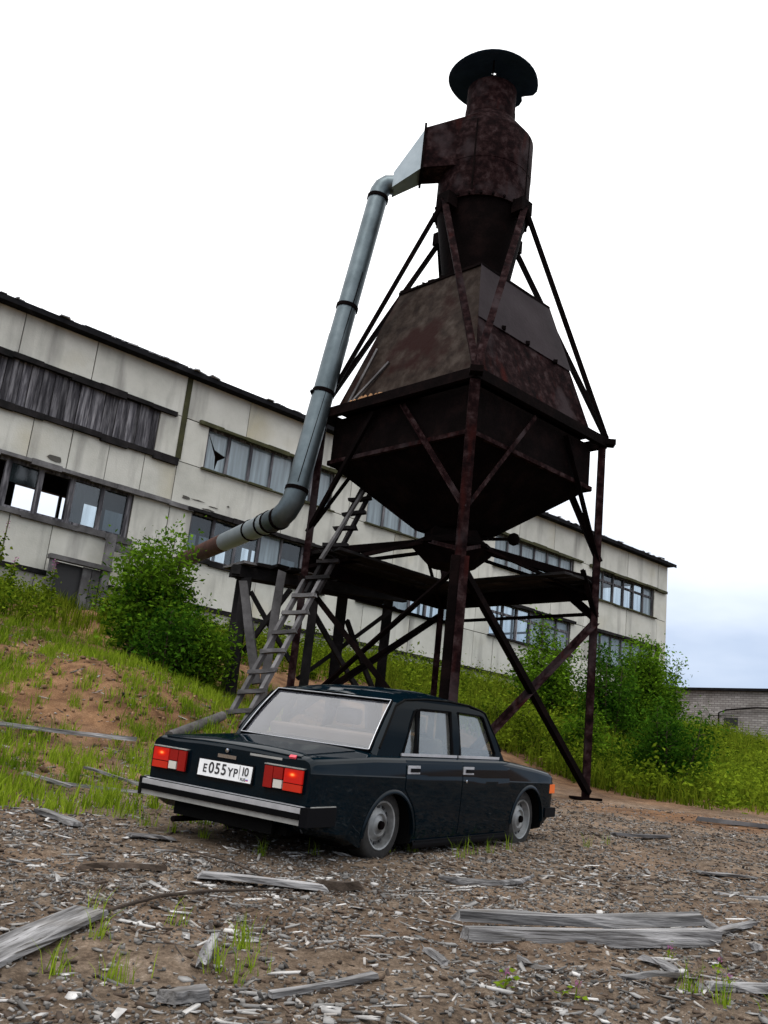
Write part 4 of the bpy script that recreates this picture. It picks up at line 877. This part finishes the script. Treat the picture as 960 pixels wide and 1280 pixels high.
# wheels
for (wu, wz) in WH:
    for sgn in (-1, 1):
        o = V(wu, .66*sgn, wz); ax_ = (V(1, 0, 0), V(0, 0, 1), V(0, sgn, 0))
        wh = cb(MB().lathe(o, [(.175, -.08), (.260, -.085), (.271, -.06), (.271, .045), (.262, .068), (.235, .080), (.185, .078), (.178, .06)], 40, ax_), 'wheel', 'tyre', smooth=50)
        wh['label'] = 'worn black tyre on a grey steel rim'
        rm = cb(MB().lathe(o, [(.186, .070), (.180, .082), (.168, .078), (.160, .040), (.150, .022), (.128, .030), (.105, .058), (.085, .062), (.070, .048), (.055, .050), (.030, .068), (.001, .070)], 40, ax_), 'rim', 'rim', wh, 45)
        for k in range(12):
            w = k*math.pi/6; c = o+V(.134*math.cos(w), .033*sgn, .134*math.sin(w)); t_ = V(-math.sin(w), 0, math.cos(w)); r_ = V(math.cos(w), 0, math.sin(w))
            cb(MB().box(c, (.017, .011, .004), (t_, r_, V(0, 1, 0))), 'vent_slot', 'ink', wh)
        cb(MB().lathe(o, [(.034, .064), (.030, .088), (.001, .09)], 16, ax_), 'hub_cap', 'rust_dark', wh, 40)
# interior
def seat(u, v, w):
    g = MB(); g.hexa([V(a+b*.16, v+c*w/2*(1-.1*b), z) for z, b in ((.55, 0), (1.06, -1)) for a, c in ((u, -1), (u+.12, -1), (u+.12, 1), (u, 1))]); o = cb(g, 'seat', 'seat_cloth')
    m_ = o.modifiers.new('b', 'BEVEL'); m_.width = .035; m_.segments = 3; return o
for v in (-.34, .34):
    s_ = seat(1.12, v, .50); o = cb(MB().hexa([V(a, v+c*.13, z) for z in (1.09, 1.235) for a, c in ((.93, -1), (1.02, -1), (1.02, 1), (.93, 1))]), 'headrest', 'seat_cloth', s_); m_ = o.modifiers.new('b', 'BEVEL'); m_.width = .03; m_.segments = 3
    cb(MB().tube([V(.99, v-.05, 1.04), V(.975, v-.05, 1.1)], .006, 6), 'headrest_post', 'chrome', s_); 
seat(.36, 0, 1.16)
cb(MB().bb(-.02, .22, -.58, .58, .945, .96), 'parcel_shelf', 'trim_dark'); cb(MB().bb(1.78, 2.0, -.6, .6, .88, .985), 'dashboard', 'trim_dark')
w_ = V(1.62, .34, .97); a3 = unit(V(-.85, 0, .5)); a1 = V(0, 1, 0); a2 = np.cross(a3, a1)
cb(MB().tube([w_+.19*(math.cos(q)*a1+math.sin(q)*a2) for q in np.linspace(0, 2*math.pi, 25)], .013, 6, False), 'steering_wheel', 'black_plastic', smooth=60)
cb(MB().box((1.66, 0, 1.27), (.01, .09, .03)), 'rear_view_mirror', 'black_plastic')

# ------------------------------------------------------------------ boards, beams and sticks lying about
def gpt(x, y, up=0.): return V(x, y, hz(x, y)+up)
def board(name, label, a, b, w, h, mat='plank', cat='plank', group='boards lying on the yard', lift=.01, j=.010, taper=1., za=0., zb=0., n=5):
    pa, pb = gpt(*a, h/2+lift+za), gpt(*b, h/2+lift+zb); o = MB().plank(pa, pb, w, h, j, n, taper=taper).build(name, mat, None, 0)
    c = (pa+pb)/2; th = math.atan2(pb[1]-pa[1], pb[0]-pa[0])                  # grain runs along the board's own x axis
    o.data.transform(Matrix.Rotation(-th, 4, 'Z') @ Matrix.Translation(Vector(-c))); o.location = Vector(c); o.rotation_euler = (0, 0, th); return tag(o, label, cat, group)
board('squared_beam', 'split grey beam lying on top of the other beam in the right foreground', (.63, 5.66), (2.12, 6.20), .11, .055, cat='beam', group=None, lift=.062, j=.016)
board('squared_beam', 'straight grey beam underneath, half hidden by the split one, right foreground', (.66, 5.48), (2.14, 6.06), .11, .085, cat='beam', group=None, lift=-.025, j=.010)
board('plank', 'broad flat grey plank at the left edge of the foreground', (-1.40, 3.55), (-1.17, 5.02), .17, .026, group=None, lift=.015, j=.008)
board('plank', 'thin pale lath at the bottom edge, left of centre', (-.23, 4.06), (.17, 4.44), .035, .022, group=None, j=.004)
board('wood_block', 'short whitish plank end at the bottom edge beside the grass tuft', (-.58, 3.84), (-.46, 3.98), .07, .04, cat='block', group=None)
board('wood_block', 'short stub of grey board poking up among the foreground grass', (-.53, 4.34), (-.515, 4.50), .04, .025, cat='block', group=None, zb=.05)
tagd = MB().tube([gpt(.64, 7.20, .03), gpt(.8, 7.15, .02), gpt(1.05, 7.2, .02), gpt(1.22, 7.32, .03), gpt(1.34, 7.47, .06)], [.012, .028, .026, .022, .01], 7).build('curved_stick', 'plank', None, 50)
tag(tagd, 'pale bent stick on the gravel to the right below the rear wheel', 'stick')
board('plank', 'long weathered slab of wood on the gravel below the number plate', (-.88, 6.36), (-.12, 6.50), .12, .03, group=None)
board('wood_block', 'short brown block at the end of the weathered slab below the number plate', (-.16, 6.54), (.10, 6.52), .07, .05, 'bark', 'block', None)
o = MB().tube([gpt(-1.36, 4.98, .02), gpt(-1.12, 5.15, .03), gpt(-.95, 5.55, .03), gpt(-.74, 5.85, .04), gpt(-.55, 6.1, .03), gpt(-.3, 6.3, .02)], [.006, .010, .010, .009, .007, .004], 7).build('branch', 'bark', None, 50)
tag(o, 'dark crooked branch leading away from the broad grey plank', 'branch')
o = MB().tube([gpt(-1.25, 7.3, .02), gpt(-.95, 7.05, .03), gpt(-.7, 6.75, .03), gpt(-.5, 6.6, .02)], [.005, .007, .008, .004], 6).build('branch', 'bark', None, 50)
tag(o, 'thin dark twig on the gravel behind the weathered slab', 'branch')
board('plank', 'pale grey plank running out of the frame at the lower right corner', (1.74, 4.98), (2.25, 5.06), .07, .035, group=None)
board('plank', 'grey board lying crosswise in the scrap wood at the right edge', (2.29, 6.85), (2.36, 5.95), .05, .022, group=None)
board('plank', 'slanting pale board pointing away from the beams at the right edge', (2.14, 6.10), (2.70, 6.9), .05, .022, group=None)
board('plank', 'short splintered board right below the end of the two beams', (1.57, 5.50), (1.66, 5.2), .06, .02, group=None, j=.012)
board('plank', 'small splintered board below the middle of the two beams', (.86, 5.10), (.98, 4.9), .045, .018, group=None, j=.012)
board('plank', 'narrow short slat below the left end of the two beams', (.42, 5.05), (.48, 4.75), .035, .02, group=None, j=.006)
board('plank', 'broken pale slat between the beams and the lower right corner plank', (1.35, 5.0), (1.65, 5.15), .05, .02, group=None, j=.012)
board('plank', 'narrow grey plank on the gravel left of the bumper', (-2.48, 8.30), (-2.02, 7.78), .10, .03, group=None)
board('plank', 'flat pale board piece just below the left bumper end', (-1.55, 7.50), (-1.27, 7.68), .12, .02, group=None)
board('plank', 'thin grey slat on the bank just left of the tail lamp', (-2.80, 10.70), (-2.05, 10.10), .07, .025, group=None, lift=.08)
board('pole', 'long thin grey pole lying across the grassy bank at the far left', (-4.25, 11.35), (-2.70, 12.33), .06, .05, cat='pole', group=None, lift=.12)
board('plank', 'short dark-ended slat on the bank near the left edge', (-3.16, 9.90), (-2.60, 9.55), .07, .025, group=None, lift=.06)
board('stick', 'dark straight stick on the gravel below the left bumper end', (-1.58, 6.26), (-1.12, 6.46), .03, .03, 'bark', 'stick', None)
o = MB().tube([gpt(-2.42, 13.0, .07), gpt(-2.42, 13.0, .07)*.5+gpt(-1.96, 14.3, .12)*.5, gpt(-1.96, 14.3, .12)], [.075, .072, .066], 9).build('log', 'log_bark', None, 40)
tag(o, 'thick grey log lying on the sand beside the ladder foot', 'log')
board('pole', 'thin grey pole sticking out past the left tail lamp', (-2.9, 9.75), (-1.3, 9.9), .035, .03, cat='pole', group=None, lift=.06)
board('plank', 'dark plank lying on the sand right of the front wheel', (2.9, 11.4), (3.6, 11.75), .09, .03, 'timber', group=None)
board('plank', 'grey flat board far out on the gravel at the right', (3.0, 8.9), (3.55, 9.05), .12, .02, group=None)
board('plank', 'pale slat on the gravel at the right edge above the scrap wood', (2.75, 7.8), (3.3, 8.0), .06, .02, group=None)
board('pole', 'long weathered pole at the foot of the weedy bank at the right', (4.9, 14.6), (7.4, 14.9), .08, .06, 'timber', 'pole', None, lift=.02)

# ------------------------------------------------------------------ litter: chips, bark, stones (nobody could count them)
def chips(name, n, mat, L0, L1, W0, W1, T0, T1, region, label, cat, tilt=.25, pw=1.6, bank=False):
    u = RNG.random((n*3, 2)); x = region[0]+(region[1]-region[0])*u[:, 0]; y = region[2]+(region[3]-region[2])*u[:, 1]**pw
    keep = (np.abs(x) < .52*y+1.2) & (vnoise(x*.9, y*.9)+vnoise(x*2.7+3, y*2.7)*.6 > RNG.uniform(-.75, .25, len(x))) & (RNG.random(len(x)) > sandmask(x, y)*.85) & (base(x, y) < .45)
    if bank: keep = (base(x, y) > -.35) & (st(x, y)[1] > 5.5) & (x < 0) & (vnoise(x*.9, y*.9)+vnoise(x*2.7+3, y*2.7)*.6 > RNG.uniform(-.7, .5, len(x)))
    x, y = x[keep][:n], y[keep][:n]; m = len(x); z = hgt(x, y)
    k = RNG.random(m)**2.2; l = L0+(L1-L0)*k; w = W0+(W1-W0)*RNG.random(m)**1.5; h = T0+(T1-T0)*RNG.random(m); w = np.minimum(w, l)
    a = RNG.random(m)*2*math.pi; tx = RNG.normal(0, tilt, m); ty = RNG.normal(0, tilt*.6, m)
    e1 = np.stack([np.cos(a), np.sin(a), tx], -1); e1 /= np.linalg.norm(e1, axis=1)[:, None]; e2 = np.stack([-np.sin(a), np.cos(a), ty], -1); e2 /= np.linalg.norm(e2, axis=1)[:, None]; e3 = np.cross(e1, e2)
    c = np.stack([x, y, z+h*.3], -1); sg = np.array([(-1, -1, -1), (1, -1, -1), (1, 1, -1), (-1, 1, -1), (-1, -1, 1), (1, -1, 1), (1, 1, 1), (-1, 1, 1)], float)
    jit = RNG.uniform(.45, 1.0, (m, 8, 3)); s8 = sg[None]*jit
    vv = c[:, None]+.5*(s8[..., 0:1]*l[:, None, None]*e1[:, None]+s8[..., 1:2]*w[:, None, None]*e2[:, None]+s8[..., 2:3]*h[:, None, None]*e3[:, None])
    f = np.array([(0, 3, 2, 1), (4, 5, 6, 7), (0, 1, 5, 4), (1, 2, 6, 5), (2, 3, 7, 6), (3, 0, 4, 7)]); ff = (np.arange(m)[:, None, None]*8+f[None]).reshape(-1, 4)
    return tag(fast(name, vv.reshape(-1, 3), ff, mat), label, cat, None, 'stuff')
reg = (-7, 11, 3.2, 16)
chips('wood_chips', 13000, 'chip', .015, .13, .006, .035, .003, .012, reg, 'grey wood chips and splinters strewn over the yard', 'wood chips')
chips('bark_scraps', 12000, 'chip_brown', .015, .11, .008, .04, .005, .018, reg, 'dark bark scraps strewn over the yard', 'bark')
chips('gravel', 16000, 'stone', .010, .04, .01, .035, .008, .022, reg, 'small stones scattered over the yard', 'gravel', .5)
chips('wood_chips', 1300, 'chip_pale', .05, .28, .012, .06, .004, .016, (-3, 5, 3.4, 9), 'larger pale wood splinters on the near ground', 'wood chips', .15)

chips('soil_clods', 2600, 'clod', .02, .13, .02, .10, .015, .06, (-9, 0, 8.2, 18), 'brown clods of earth on the sandy bank at the left', 'soil', .6, 1., True)
chips('wood_chips', 1300, 'chip', .03, .30, .01, .05, .005, .018, (-9, 0, 8.2, 17), 'scattered wood scraps on the sandy bank at the left', 'wood chips', .25, 1., True)
chips('gravel', 9000, 'stone', .006, .022, .006, .018, .004, .014, (-3.2, 4.2, 3.2, 7.5), 'fine grit on the ground nearest the camera', 'gravel', .5, 1.2)
chips('wood_chips', 6000, 'chip', .008, .06, .004, .016, .002, .008, (-3.2, 4.2, 3.2, 7.5), 'fine wood splinters on the ground nearest the camera', 'wood chips', .3, 1.2)
# ------------------------------------------------------------------ grass and weeds
def blades(name, x, y, hmin, hmax, w, mat, label, cat, lean=.35, parent=None, kind='stuff', hs=None):
    m = len(x); z = hgt(x, y)-.01; h = (hmin+(hmax-hmin)*RNG.random(m)**1.3)*(1 if hs is None else hs); a = RNG.random(m)*2*math.pi; b_ = RNG.random(m)*2*math.pi; ww = w*RNG.uniform(.6, 1.3, m)
    s_ = np.stack([np.cos(a), np.sin(a), 0*a], -1)*ww[:, None]/2; d = np.stack([np.cos(b_), np.sin(b_), 0*b_], -1); ln = lean*RNG.random(m)
    p = np.stack([x, y, z], -1); up = np.array([0, 0, 1.])
    mid = p+up*h[:, None]*.55+d*(h*ln*.35)[:, None]; tip = p+up*h[:, None]*(1-.25*ln[:, None])+d*(h*ln*1.1)[:, None]
    vv = np.stack([p-s_, p+s_, mid-s_*.8, mid+s_*.8, tip], 1).reshape(-1, 3); f = np.array([(0, 1, 3), (0, 3, 2), (2, 3, 4)])
    ff = (np.arange(m)[:, None, None]*5+f[None]).reshape(-1, 3); o = fast(name, vv, ff, mat, parent)
    return tag(o, label, cat, None, kind)
def tufts(cx, cy, nb, spread):
    n_ = RNG.integers(nb[0], nb[1], len(cx)); i = np.repeat(np.arange(len(cx)), n_); r = np.abs(RNG.normal(0, spread, len(i))); a = RNG.random(len(i))*2*math.pi
    return cx[i]+r*np.cos(a), cy[i]+r*np.sin(a)
def scatter(n, x0, x1, y0, y1, cond):
    x = RNG.uniform(x0, x1, n); y = RNG.uniform(y0, y1, n); k = cond(x, y); return x[k], y[k]
# tufts on the sandy bank at the left
def cbank(x, y):
    s, t = st(x, y); b_ = base(x, y)
    return (b_ > -.50) & (t > 5.2) & (x < -.4-.12*(y-9)) & (vnoise(x*.8, y*.8)+.7*vnoise(x*2.2, y*2.2+7) > RNG.uniform(-.6, .42, len(x)))
x, y = scatter(3500, -10, 0, 7.9, 19, cbank); x, y = tufts(x, y, (16, 46), .085)
blades('grass_tufts', x, y, .05, .24, .011, 'grass_light', 'light green grass tufts dotted over the sandy bank at the left', 'grass', .6)
def cdense(x, y):
    s, t = st(x, y); return (t < 5.6+2.4*vnoise(x*.5, y*.5)) & (t > .5) & (s < 9)
x, y = scatter(6500, -17, 6, 12, 34, cdense)
x, y = tufts(x, y, (8, 14), .09); blades('tall_grass', x, y, .12, .45, .020, 'grass', 'tall green grass along the foot of the factory wall at the left', 'grass', .4)
def cright(x, y):
    s, t = st(x, y); lim = 13.9+1.0*vnoise(x*.6+2, y*.6)+np.clip((x-3.4)*.45, 0, 2.2)
    return (t < lim) & (t > .12) & (s > 3.5) & (np.hypot(x-1.05, y-14.) > .5) & (RNG.random(len(x)) < np.clip((lim-t)/3.4, .05, 1))
x, y = scatter(24000, -2, 34, 14, 52, cright)
x, y = tufts(x, y, (6, 12), .12); s_t = st(x, y)[1]; blades('weedy_grass', x, y, .25, .85, .02, 'grass', 'rank green grass covering the bank at the right behind the hopper', 'grass', .55, hs=np.clip((15.6-s_t)/4.5, .25, 1)*(.75+.7*(vnoise(x*.8, y*.8)+.3)))
# leafy weeds: small leaves in upright clumps
def leafcloud(c, n, sp, size, flat=.6):
    """leaf quads round clump centres c (k,3); sp (k,3) spreads"""
    i = RNG.integers(0, len(c), n); p = c[i]+RNG.normal(0, 1, (n, 3))*sp[i]
    a = RNG.normal(0, 1, (n, 3)); a[:, 2] *= flat; a /= np.linalg.norm(a, axis=1)[:, None]; r = RNG.normal(0, 1, (n, 3)); b_ = np.cross(a, r); b_ /= np.linalg.norm(b_, axis=1)[:, None]+1e-9
    l = size*RNG.uniform(.4, 1.45, n)[:, None]; w = l*.42; fold = np.cross(a, b_)*l*.12
    v = np.stack([p, p+a*l*.5+b_*w*.55+fold, p+a*l, p+a*l*.5-b_*w*.55+fold], 1).reshape(-1, 3); return v, np.arange(n*4).reshape(-1, 4)
x, y = scatter(9500, -2, 30, 14, 50, lambda x, y: cright(x, y) & (vnoise(x*.45, y*.45) > -.25))
cz = hgt(x, y); hh = RNG.uniform(.15, .55, len(x)); c = np.stack([x, y, cz+hh*.8], -1); sp = np.stack([.12+0*x, .12+0*x, hh*.45], -1)
v, f = leafcloud(c, 190000, sp, .095); tag(fast('leafy_weeds', v, f, 'leaf_weed'), 'leafy green weeds mixed into the bank at the right', 'weeds', None, 'stuff')
x, y = scatter(2600, -14, 4, 13, 30, lambda x, y: cdense(x, y) & (vnoise(x*.6, y*.6) > -.05))
cz = hgt(x, y); hh = RNG.uniform(.12, .4, len(x)); c = np.stack([x, y, cz+hh*.8], -1); sp = np.stack([.1+0*x, .1+0*x, hh*.45], -1)
v, f = leafcloud(c, 52000, sp, .085); tag(fast('leafy_weeds', v, f, 'leaf_weed'), 'leafy weeds in the grass below the factory wall at the left', 'weeds', None, 'stuff')
# small tufts round the car and in the foreground
pts = np.array([(.30, 8.3), (.52, 8.45), (.05, 8.1), (1.05, 8.7), (1.2, 8.9), (1.4, 9.2), (.9, 8.4), (-1.6, 8.2), (-1.35, 8.0), (-1.1, 7.95), (-1.75, 8.5), (-2.1, 8.6), (-.42, 4.7), (-.40, 4.62), (-.47, 4.35), (-.38, 4.28), (-.33, 4.4), (-.86, 4.2), (-.80, 4.15), (-1.02, 4.6), (-1.15, 5.0), (-.78, 5.2), (-1.05, 4.1), (2.0, 4.75), (1.72, 4.72), (1.62, 4.9), (1.9, 4.65), (-.6, 7.4), (2.35, 10.2), (2.6, 10.6), (-.25, 7.7)])
x, y = tufts(pts[:, 0], pts[:, 1], (14, 34), .04); blades('grass_tufts', x, y, .04, .19, .0055, 'grass_light', 'small bright grass tufts round the car and in the foreground', 'grass', .6)

# ------------------------------------------------------------------ bushes
def bush(name, label, x, y, h, rx, n, mat='leaf', size=.09, stems=9, seed=1, group='bushes on the bank', low=.15, cat='bush'):
    rs = np.random.default_rng(seed); g = hz(x, y); root = thing(name, label, cat, (x, y, g), group)
    mb = MB(); tips = []
    for i in range(stems):
        a = rs.random()*2*math.pi; r = rx*math.sqrt(rs.random())*.85; hh = h*rs.uniform(.5, 1.06)*(1-.3*(r/rx)**2)
        p0 = V(x+.12*math.cos(a), y+.12*math.sin(a), g-.05); p2 = V(x+r*math.cos(a), y+r*math.sin(a), g+hh); p1 = (p0+p2)/2+V(.25*r*math.cos(a), .25*r*math.sin(a), -.05*h)
        q = [(1-t_)**2*p0+2*t_*(1-t_)*p1+t_*t_*p2 for t_ in np.linspace(0, 1, 7)]
        mb.tube(q, list(np.linspace(.028*h/2, .005, 7)), 5)
        for k in range(2, 7):
            f_ = k/6
            tips.append((q[k], .10+.16*rx*(1-abs(f_-.55))))
            for b_ in range(3 if k < 6 else 1):
                d = rs.normal(0, 1, 3); d[2] = abs(d[2])*.5-.1; d = unit(d); l_ = rx*rs.uniform(.25, .6)*(1.15-f_*.8); e_ = q[k]+d*l_
                if e_[2] < g+low*h: e_[2] = g+low*h+.1*rs.random()
                mb.tube([q[k], (q[k]+e_)/2+V(0, 0, .03), e_], [.007, .005, .003], 4); tips.append((e_, .10+.10*rx)); tips.append(((q[k]+e_)/2, .09+.08*rx))
    mb.build('trunk', 'stem', root)
    c = np.array([t_[0] for t_ in tips]); s_ = np.array([[t_[1]]*3 for t_ in tips]); s_[:, 2] *= .9
    v, f = leafcloud(c, n, s_, size, .7); return fast('crown', v, f, mat, root), root
bush('willow_bush', 'large dense green bush beside the rusty end of the blower pipe', -3.95, 17.2, 2.45, .78, 13000, 'leaf', .095, 14, 3)
bush('willow_bush', 'smaller green bush between the large bush and the timber trestle', -2.85, 16.8, 1.5, .6, 6000, 'leaf', .08, 8, 5)
bush('willow_bush', 'dark low bush growing in front of the large bush at the left', -3.3, 16.3, 1.05, .65, 5000, 'leaf_dark', .08, 8, 6)
bush('willow_bush', 'upright green bush in front of the lower factory windows behind the right leg', 5.0, 27.0, 3.0, 1.0, 12000, 'leaf', .11, 12, 8)
bush('willow_bush', 'tall spreading green bush hiding the right end of the factory', 7.6, 28.3, 3.1, 1.1, 18000, 'leaf', .11, 15, 9)
bush('willow_bush', 'loose green bush at the factory corner next to the white brick shed', 8.75, 29.0, 2.8, .7, 6000, 'leaf', .10, 9, 10)
bush('willow_bush', 'green bush between the right leg of the hopper and the tall spreading bush', 6.4, 26.2, 2.7, .9, 8000, 'leaf_dark', .10, 10, 14)
bush('willow_bush', 'rounded dark bush low on the bank right of the hopper leg', 6.0, 19.7, 1.75, .8, 10000, 'leaf_dark', .075, 11, 11)
bush('willow_bush', 'small rounded bush halfway up the bank just right of the hopper leg', 4.9, 22.5, 1.2, .75, 5000, 'leaf', .08, 8, 12)
bush('willow_bush', 'low bush on the bank seen through the legs of the hopper', 3.2, 22.0, .9, .7, 4000, 'leaf_weed', .08, 7, 13)
# fireweed by the wall
for i, (x, y, h, lb) in enumerate(((-7.6, 19.6, 1.5, 'tall pink fireweed at the left edge in front of the factory wall'), (-7.15, 19.2, .85, 'short pink fireweed second from the left edge'), (-6.5, 19.6, 1.05, 'pink fireweed below the first open window'), (-5.4, 20.0, .8, 'pink fireweed growing in front of the wooden hatch'))):
    g = hz(x, y); r = thing('fireweed', lb, 'flower', (x, y, g), 'fireweed along the wall'); top = V(x+.05, y, g+h); MB().tube([V(x, y, g-.03), top], [.012, .004], 5).build('stem', 'leaf_weed', r)
    c = np.array([V(x+.05*k, y, g+h*k) for k in np.linspace(.15, .72, 9)]); v, f = leafcloud(c, 130, np.full((9, 3), .05), .11, .4); fast('leaves', v, f, 'leaf_weed', r)
    c = np.array([V(x+.05*k, y, g+h*k) for k in np.linspace(.76, .97, 7)]); v, f = leafcloud(c, 34, np.full((7, 3), .02), .04); fast('blossom', v, f, 'petal', r)
# clover in the right foreground
for i, (x, y, lb) in enumerate(((1.95, 5.45, 'pink clover head right behind the end of the two beams'), (1.72, 5.55, 'pink clover head above the short splintered board'), (.72, 4.55, 'single pink clover head at the bottom edge near the centre'), (1.02, 4.55, 'pink clover head low at the bottom edge right of centre'), (1.83, 5.0, 'pink clover head beside the lower right corner plank'))):
    g = hz(x, y); r = thing('clover', lb, 'flower', (x, y, g), 'clover in the foreground'); MB().tube([V(x, y, g-.01), V(x+.01, y, g+.06)], .0025, 4).build('stem', 'leaf_weed', r)
    v, f = leafcloud(np.array([V(x, y, g+.03)]), 14, np.full((1, 3), .022), .035, .3); fast('leaves', v, f, 'grass_light', r); v, f = leafcloud(np.array([V(x+.01, y, g+.067)]), 40, np.full((1, 3), .006), .009); fast('blossom', v, f, 'petal', r)
